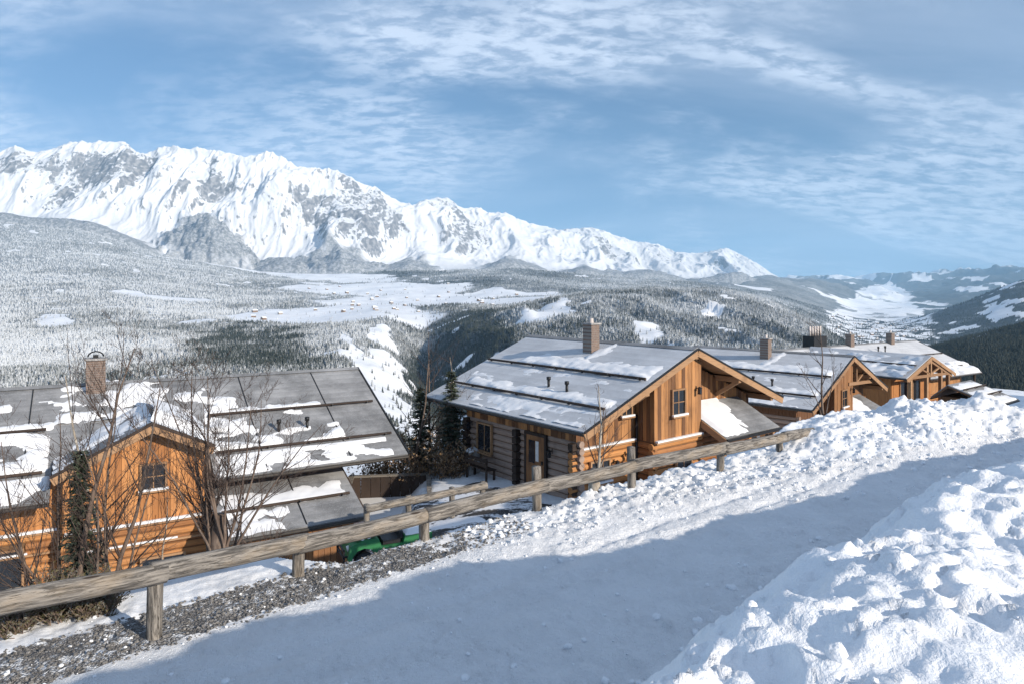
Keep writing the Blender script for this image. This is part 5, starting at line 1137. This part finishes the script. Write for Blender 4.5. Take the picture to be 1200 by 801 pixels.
def vehicle():
    x, y = at(452, 20.6)[:2]; z = zat(x, y); t = thing('utility_vehicle', 'small green open utility vehicle with snow on its bed beyond the log rail', 'utility vehicle', (x, y, z + .12), R(24))
    L_, W_ = 1.25, .68                        # front towards -x
    def arch(cx_, r, n=7): return [(cx_ + r * math.cos(a), .36 + r * math.sin(a)) for a in np.linspace(math.pi, 0, n)]
    prof = [(-L_, .42), (-1.16, .36)] + arch(-.78, .37) + [(-.35, .34), (.35, .34)] + arch(.80, .37) + [(1.22, .36), (L_, .48), (L_, .92), (.42, .92), (.36, .72), (-.28, .70), (-.36, .94), (-.75, .98), (-1.18, .84)]
    mb = MB(); n = len(prof); mb.v = [(a, -W_, b) for a, b in prof] + [(a, W_, b) for a, b in prof]
    mb.f = [tuple(range(n)), tuple(range(2 * n - 1, n - 1, -1))] + [(i, i + n, (i + 1) % n + n, (i + 1) % n) for i in range(n)]
    o = mb.build('body', M['green'], t); bv = o.modifiers.new('bevel', 'BEVEL'); bv.width = .025; bv.segments = 2; bv.limit_method = 'ANGLE'
    for cx_ in (-.78, .80):
        for s in (-1, 1):
            w_ = put('wheel', None, t, (cx_, s * (W_ - .06), .30))
            mb = MB(); mb.tube([(0, -.13, 0), (0, -.10, 0), (0, .10, 0), (0, .13, 0)], [.25, .30, .30, .25], 16); mb.build('tyre', M['rubber'], w_, True)
            mb = MB(); mb.tube([(0, -.135, 0), (0, .135, 0)], [.14, .14], 12); mb.build('rim', M['dark_metal'], w_)
    bx('seat', t, 'black', -.22, .30, -W_ + .1, W_ - .1, .72, .84); bx('backrest', t, 'black', .28, .38, -W_ + .1, W_ - .1, .84, 1.05)
    mb = MB(); mb.tube([(-.40, .28, .92), (-.15, .28, 1.02)], [.02, .02], 6); mb.tube([(-.15 + .04 * math.sin(a), .28 + .16 * math.cos(a), 1.02 + .15 * math.sin(a)) for a in np.linspace(0, 6.28, 13)], [.016] * 13, 5, False); mb.build('steering_wheel', M['black'], t)
    mb = MB()
    for zz in (.45, .66): mb.beam((-1.34, -W_ + .1, zz), (-1.34, W_ - .1, zz), .05, .05)
    for s in (-1, 1): mb.beam((-1.34, s * .5, .3), (-1.34, s * .5, .72), .05, .05); mb.beam((-1.34, s * .5, .5), (-1.15, s * .5, .5), .05, .05)
    mb.build('bumper_bar', M['black'], t)
    for s in (-1, 1):
        mb = MB(); mb.tube([(-1.24, s * .42, .70), (-1.16, s * .42, .72)], [.085, .085], 10); mb.build('headlight', M['white_trim'], t); bx('tail_light', t, 'red', 1.251, 1.28, s * .5 - .06, s * .5 + .06, .70, .84)
    snow_patch(t, (-.40, -W_ + .04, .955), (0, 1, 0), (-1, 0, -.10), 0, 1.28, .0, .62, lambda u_, v_: .09 * sstep(-.1, .25, fbm(u_ / .5, v_ / .5, 3, 5) + .22) - .01, .05, 'hood_snow')
    snow_patch(t, (.45, -W_ + .04, .925), (0, 1, 0), (1, 0, 0), 0, 1.28, .0, .78, lambda u_, v_: .14 * sstep(0, .15, np.minimum(np.minimum(u_, 1.28 - u_), np.minimum(v_, .78 - v_))) * (1 + .3 * fbm(u_ / .4, v_ / .4, 3, 7)), .05, 'bed_snow')
vehicle()
# ------------------------------------------------------------------ air
hz, ht, hb = material('haze_air')
ht.nodes.remove(hb); pv = ht.nodes.new('ShaderNodeVolumePrincipled'); pv.inputs['Color'].default_value = (0.42, 0.70, 0.96, 1)
pv.inputs['Density'].default_value = 3.0e-5; pv.inputs['Anisotropy'].default_value = 0.0
ht.links.new(pv.outputs[0], ht.nodes['Material Output'].inputs['Volume'])
mb = MB(); mb.box(-42000, 42000, -2500, 37000, -2600, 2700)
tag(mb.build('haze', hz), 'thin blue winter haze filling the valley', 'haze', kind='stuff')
